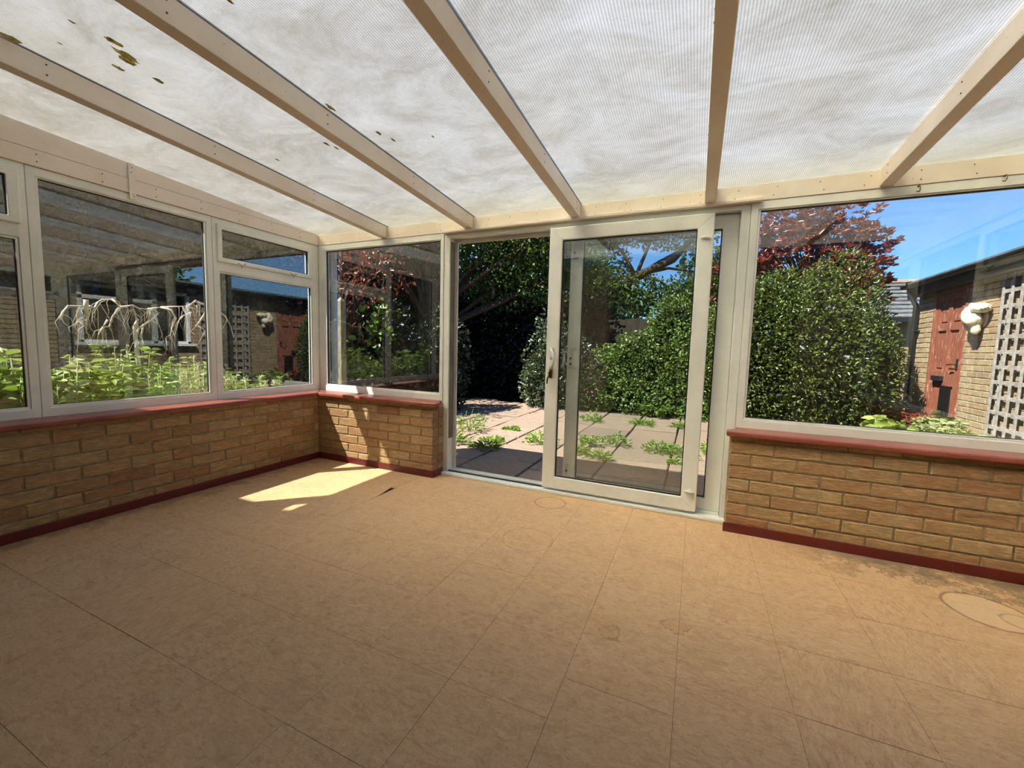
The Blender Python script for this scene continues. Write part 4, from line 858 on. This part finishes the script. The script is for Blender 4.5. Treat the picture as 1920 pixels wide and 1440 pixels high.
# ------------------------------------------------------------------ brick outbuilding at the right
GX = 6.418
ob = thing('outbuilding', 'buff brick outbuilding with flaking red door and dark eaves beyond the right window', 'building', (GX, 5.6, -0.13))
def G(mb, name, mat, parent=ob, bevel=0, smooth=False, **p):
    mb.v = [(a-GX, b-5.6, c+0.13) for a, b, c in mb.v]; o = mb.build(name, mat, parent if parent is ob else None, bevel, smooth, **p)
    if parent is not ob: o.parent = parent
    return o
DY0, DY1, DZ = 4.35, 5.19, 2.02
wy0, wy1, wz0, wz1 = 0.65, 2.38, 0.96, 2.0
wm = MB().box(GX+0.006, GX+0.25, DY1, 5.68, -0.13, 2.1).box(GX+0.006, GX+0.25, DY0, DY1, DZ, 2.1).box(GX+0.006, GX+0.25, wy1, DY0, -0.13, 2.1)
wm.box(GX+0.006, GX+0.25, wy0, wy1, -0.13, wz0).box(GX+0.006, GX+0.25, wy0, wy1, wz1, 2.1).box(GX+0.006, GX+0.25, -3.1, wy0, -0.13, 2.1).box(GX+0.006, 10.5, 5.43, 5.68, -0.13, 2.1)
wm.box(GX+2.0, GX+2.1, -3.1, 5.5, -0.13, 2.1)
G(wm, 'wall_core', M['mortar2'])
hold = bpy.data.objects.new('brickwork', None); COL.objects.link(hold); hold.parent = ob
def skp(s, e, a, b):
    y0, y1 = 5.68-e, 5.68-s
    return (y1 > DY0-0.0 and y0 < DY1 and a < DZ)
# nearest-to-view bricks as single pieces, the rest joined
cnt = 0
Rm = Matrix.Rotation(-PI/2, 3, 'Z'); far = MB(); zz = -0.121; ci = 0
while zz < 2.06:
    x = -0.225*1+(0.1125 if ci % 2 else 0.0)
    while x < 8.75:
        s, e = max(x+0.005, 0.0), min(x+0.22, 8.75); x += 0.225
        segs = [(s, e)]
        for (h0, h1, q0, q1) in ((DY0, DY1, -1, DZ), (wy0, wy1, wz0, wz1)):
            if zz+0.065 > q0 and zz < q1:
                a_, b_ = 5.68-h1, 5.68-h0; new = []
                for (p, q) in segs:
                    if q <= a_ or p >= b_: new.append((p, q))
                    else:
                        if p < a_-0.02: new.append((p, a_))
                        if q > b_+0.02: new.append((b_, q))
                segs = new
        for (p, q) in segs:
            if q-p < 0.02: continue
            if 5.68-q > 3.3 and zz > 0.25 and cnt < 298:
                o = bpy.data.objects.new('brick', get_brick(round(q-p, 3), 0.065, M['brick2'])); COL.objects.link(o); o.parent = ob
                o.location = (0.0, 5.68-p-5.6, zz+0.13); o.rotation_euler = (0, 0, -PI/2); cnt += 1
            else:
                far.box(GX, GX+0.05, 5.68-q, 5.68-p, zz, zz+0.065)
    zz += 0.075; ci += 1
bpy.data.objects.remove(hold)
G(far, 'far_brickwork', M['brick2'], kind='stuff')
# roof edge
G(MB().box(GX-0.10, GX+0.01, -3.1, 5.72, 2.03, 2.05), 'soffit', M['fascia'])
G(MB().box(GX-0.12, GX-0.10, -3.1, 5.72, 2.03, 2.20), 'fascia_board', M['fascia'], bevel=0.003)
g = MB(); pr = [(GX-0.17+0.05*math.cos(PI+PI*k/8), 2.19+0.05*math.sin(PI+PI*k/8)) for k in range(9)]+[(GX-0.17+0.045*math.cos(2*PI-PI*k/8), 2.19+0.045*math.sin(2*PI-PI*k/8)) for k in range(9)]
q = len(pr); g.raw([(a, -3.1, b) for a, b in pr]+[(a, 5.78, b) for a, b in pr], [(k, (k+1) % q, q+(k+1) % q, q+k) for k in range(q)]+[tuple(range(q)), tuple(range(2*q-1, q-1, -1))])
G(g, 'gutter', M['black'])
G(MB().raw([(GX-0.16, -3.1, 2.20), (GX-0.16, 5.76, 2.20), (GX+3.2, 5.76, 2.6), (GX+3.2, -3.1, 2.6), (GX-0.16, -3.1, 2.235), (GX-0.16, 5.76, 2.235), (GX+3.2, 5.76, 2.64), (GX+3.2, -3.1, 2.64)],
           [(0,1,2,3),(7,6,5,4),(0,4,5,1),(1,5,6,2),(2,6,7,3),(3,7,4,0)]), 'roof', M['slate'])
G(MB().box(GX-0.16, GX-0.04, 5.66, 5.76, 2.16, 2.26).box(GX-0.13, GX-0.02, 5.70, 5.735, 1.98, 2.2), 'gable_end_cap', M['black'], bevel=0.006)
# door
df = G(MB().box(GX-0.005, GX+0.08, DY0, DY0+0.055, -0.13, DZ).box(GX-0.005, GX+0.08, DY1-0.055, DY1, -0.13, DZ).box(GX-0.005, GX+0.08, DY0+0.055, DY1-0.055, DZ-0.05, DZ), 'door_frame', M['door'], bevel=0.004)
a0, a1 = DY0+0.058, DY1-0.058
dl = MB().box(GX+0.03, GX+0.07, a0, a1, -0.10, DZ-0.053)
ym = (a0+a1)/2
for y0, y1 in ((a0, a0+0.095), (a1-0.095, a1), (ym-0.045, ym+0.045)): dl.box(GX+0.008, GX+0.03, y0, y1, -0.10, DZ-0.053)
for z0, z1 in ((-0.10, 0.12), (0.70, 0.90), (1.46, 1.54), (1.87, DZ-0.053)):
    dl.box(GX+0.009, GX+0.03, a0+0.09, ym-0.044, z0, z1); dl.box(GX+0.009, GX+0.03, ym+0.044, a1-0.09, z0, z1)
door = G(dl, 'door', M['door'])
for z0, z1 in ((0.16, 0.66), (0.94, 1.42), (1.58, 1.83)):
    for y0, y1 in ((a0+0.125, ym-0.075), (ym+0.075, a1-0.125)):
        G(MB().box(GX+0.020, GX+0.031, y0, y1, z0, z1), 'door_panel', M['door'], bevel=0.008)
G(MB().box(GX-0.035, GX+0.01, ym-0.02, ym+0.22, 0.76, 0.83), 'letter_box', M['black'], bevel=0.004)
G(MB().box(GX+0.0, GX+0.0265, a0+0.15, ym+0.03, 0.22, 0.70), 'painted_dark_hole', M['gasket'])  # black block stands in for the dark of the hole in the panel
G(MB().tube([(GX-0.0, a0+0.05, 1.0), (GX-0.05, a0+0.05, 1.0), (GX-0.055, a0+0.15, 0.99)], 0.008, 8).box(GX-0.0, GX+0.01, a0+0.03, a0+0.07, 0.93, 1.07), 'door_handle', M['dark'])
# window of the outbuilding (seen mirrored in the left panes)
wf_ = MB().box(GX-0.02, GX+0.06, wy0, wy0+0.06, wz0, wz1).box(GX-0.02, GX+0.06, wy1-0.06, wy1, wz0, wz1).box(GX-0.02, GX+0.06, wy0, wy1, wz1-0.06, wz1).box(GX-0.02, GX+0.06, wy0, wy1, wz0, wz0+0.05)
wf_.box(GX-0.02, GX+0.06, 1.72, 1.80, wz0, wz1).box(GX-0.02, GX+0.06, wy0, 1.8, 1.72, 1.79)
wn = G(wf_, 'window_frame', M['white'], bevel=0.005)
G(MB().box(GX+0.02, GX+0.024, wy0+0.05, wy1-0.05, wz0+0.04, wz1-0.05), 'window_pane', M['glass'])
G(MB().box(GX+0.5, GX+0.55, wy0-0.3, wy1+0.3, wz0-0.3, wz1+0.2), 'dark_interior_sheet', M['gasket'])  # black sheet added behind the pane stands in for the dark interior
G(MB().box(GX-0.08, GX+0.05, wy0-0.08, wy1+0.08, wz0-0.05, wz0), 'window_sill', M['white'], bevel=0.005)
# black downpipe at the corner
t = thing('downpipe', 'black rainwater downpipe at the corner of the outbuilding beside the red door', 'pipe', (GX-0.06, 5.60, -0.13))
MB().tube([(-0.10, 0.03, 2.30), (-0.08, 0.03, 2.2), (0, 0, 2.0), (0, 0, 0)], 0.034, 14).build('pipe', M['black'], t, 0, True)
for z in (0.7, 1.6): MB().tube([(0, 0, z), (0, 0, z+0.04)], 0.041, 14).box(-0.01, 0.078, -0.06, 0.06, z+0.01, z+0.03).build('pipe_clip', M['black'], t)
# trellis on the outbuilding wall
t = thing('trellis', 'grey weathered square trellis fixed to the outbuilding wall', 'trellis', (GX-0.03, 3.62, 0.1))
ys = [-0.02-0.15*k for k in range(8)]
for k, y in enumerate(ys): MB().box(-0.022, -0.010, y-0.018, y+0.018, 0.0, 1.92).build('upright_slat', M['trellis'], t, 0.002)
for k in range(12): MB().box(-0.010, 0.0, ys[-1]-0.03, 0.01, 0.03+0.168*k, 0.072+0.168*k).build('cross_slat', M['trellis'], t, 0.002)
MB().box(0.0, 0.03, -0.12, -0.08, 0.1, 1.85).box(0.0, 0.03, -0.9, -0.86, 0.1, 1.85).build('batten', M['trellis'], t)
# white plaster bust of a horse-like head, on the wall between door and trellis
t = thing('wall_ornament', 'white carved plaster head ornament on the brick wall between red door and trellis', 'ornament', (GX, 4.0, 1.56))
def carved(name, c, rad, f, amp, seed, sub=4):
    bm = bmesh.new(); bmesh.ops.create_icosphere(bm, subdivisions=sub, radius=1.0); rg = random.Random(seed)
    K = [Vector((rg.gauss(0, f), rg.gauss(0, f), rg.gauss(0, f))) for _ in range(5)]; ph = [rg.uniform(0, 6) for _ in K]
    for v in bm.verts:
        n = v.co.copy(); a = sum(abs(math.sin(n.dot(k)+p)) for k, p in zip(K, ph))/len(K)-0.6
        v.co = Vector((n.x*rad[0], n.y*rad[1], n.z*rad[2]))*(1+amp*a)+Vector(c)
    me = bpy.data.meshes.new(name); bm.to_mesh(me); bm.free(); me.materials.append(M['plaster'])
    me.polygons.foreach_set('use_smooth', [True]*len(me.polygons))
    o = bpy.data.objects.new(name, me); COL.objects.link(o); o.parent = t; return o
carved('mane', (-0.06, 0.09, 0.03), (0.085, 0.10, 0.15), 3.2, 0.75, 3)
carved('crest', (-0.07, -0.09, 0.12), (0.07, 0.12, 0.055), 3.5, 0.6, 5)
carved('head', (-0.10, -0.02, -0.02), (0.08, 0.085, 0.08), 2.4, 0.45, 8)
carved('muzzle', (-0.08, -0.04, -0.12), (0.045, 0.045, 0.07), 2.4, 0.4, 9, 3)
MB().blob((-0.004, 0.02, 0.02), (0.018, 0.12, 0.13), 14, 8).build('backplate', M['plaster'], t, 0, True)
# flower bed in front of the outbuilding
clump('lime-leaved plant low in the bed under the red door', 5.55, 3.75, 0.42, 0.22, M['lime'], 260, 0.12, 0.06, stems=12)
clump('dark maroon-leaved plant in front of the red door', 6.1, 4.6, 0.42, 0.16, M['red_leaf'], 330, 0.07, 0.04)
clump('silvery wispy plant at the foot of the trellis', 6.05, 3.35, 0.42, 0.3, M['silver'], 1100, 0.06, 0.014, stems=24)
clump('grey-green wispy plant between red door and trellis', 6.1, 3.95, 0.45, 0.24, M['silver'], 900, 0.07, 0.02, stems=18)
clump('reddish low plant beside the lime-leaved plant', 5.85, 4.1, 0.3, 0.22, M['red_leaf'], 380, 0.05, 0.025)
clump('broad dark green leaves against the brick below the plaster ornament', 6.2, 4.05, 0.5, 0.15, M['tree_leaf'], 70, 0.10, 0.045, stems=6)
clump('small green plant beside the black downpipe', 5.95, 5.0, 0.55, 0.18, M['weed'], 160, 0.11, 0.05)
clump('pale wispy plant under the right end of the trellis', 5.9, 2.8, 0.35, 0.3, M['silver'], 900, 0.06, 0.014, stems=20)
tag(MB().blob((5.42, 3.62, 0.0), (0.13, 0.12, 0.16), 14, 8, 0.1).build('boulder', M['stone'], None, 0, True), 'rounded pinkish stone in the bed left of the lime-leaved plant', 'stone')
# neighbour's roof in the distance
nb = thing('neighbour_house', 'distant grey tiled roof between the hedge and the black downpipe', 'building', (8.6, 11.5, -0.13))
MB().box(-3.2, 3.5, 0.4, 5, 0, 2.35).build('wall', M['brick2'], nb)
for k in range(9):
    y = 0.1+0.24*k; z = 2.28+0.135*k
    MB().box(-3.4, 3.7, y, y+0.27, z, z+0.03).build('tile_course', M['slate'], nb)
MB().tube([(-3.4, 2.3, 3.5), (3.7, 2.3, 3.5)], 0.09, 8).build('ridge', M['ridge'], nb)
MB().raw([(-3.4, 0.1, 2.26), (3.7, 0.1, 2.26), (3.7, 2.3, 3.48), (-3.4, 2.3, 3.48), (-3.4, 2.35, 2.26), (3.7, 2.35, 2.26)], [(0, 1, 2, 3), (0, 3, 4), (1, 5, 2), (4, 3, 2, 5), (0, 4, 5, 1)]).build('roof_slope', M['slate'], nb)
MB().box(-3.4, 3.7, 0.05, 0.1, 2.15, 2.28).build('gutter', M['black'], nb)
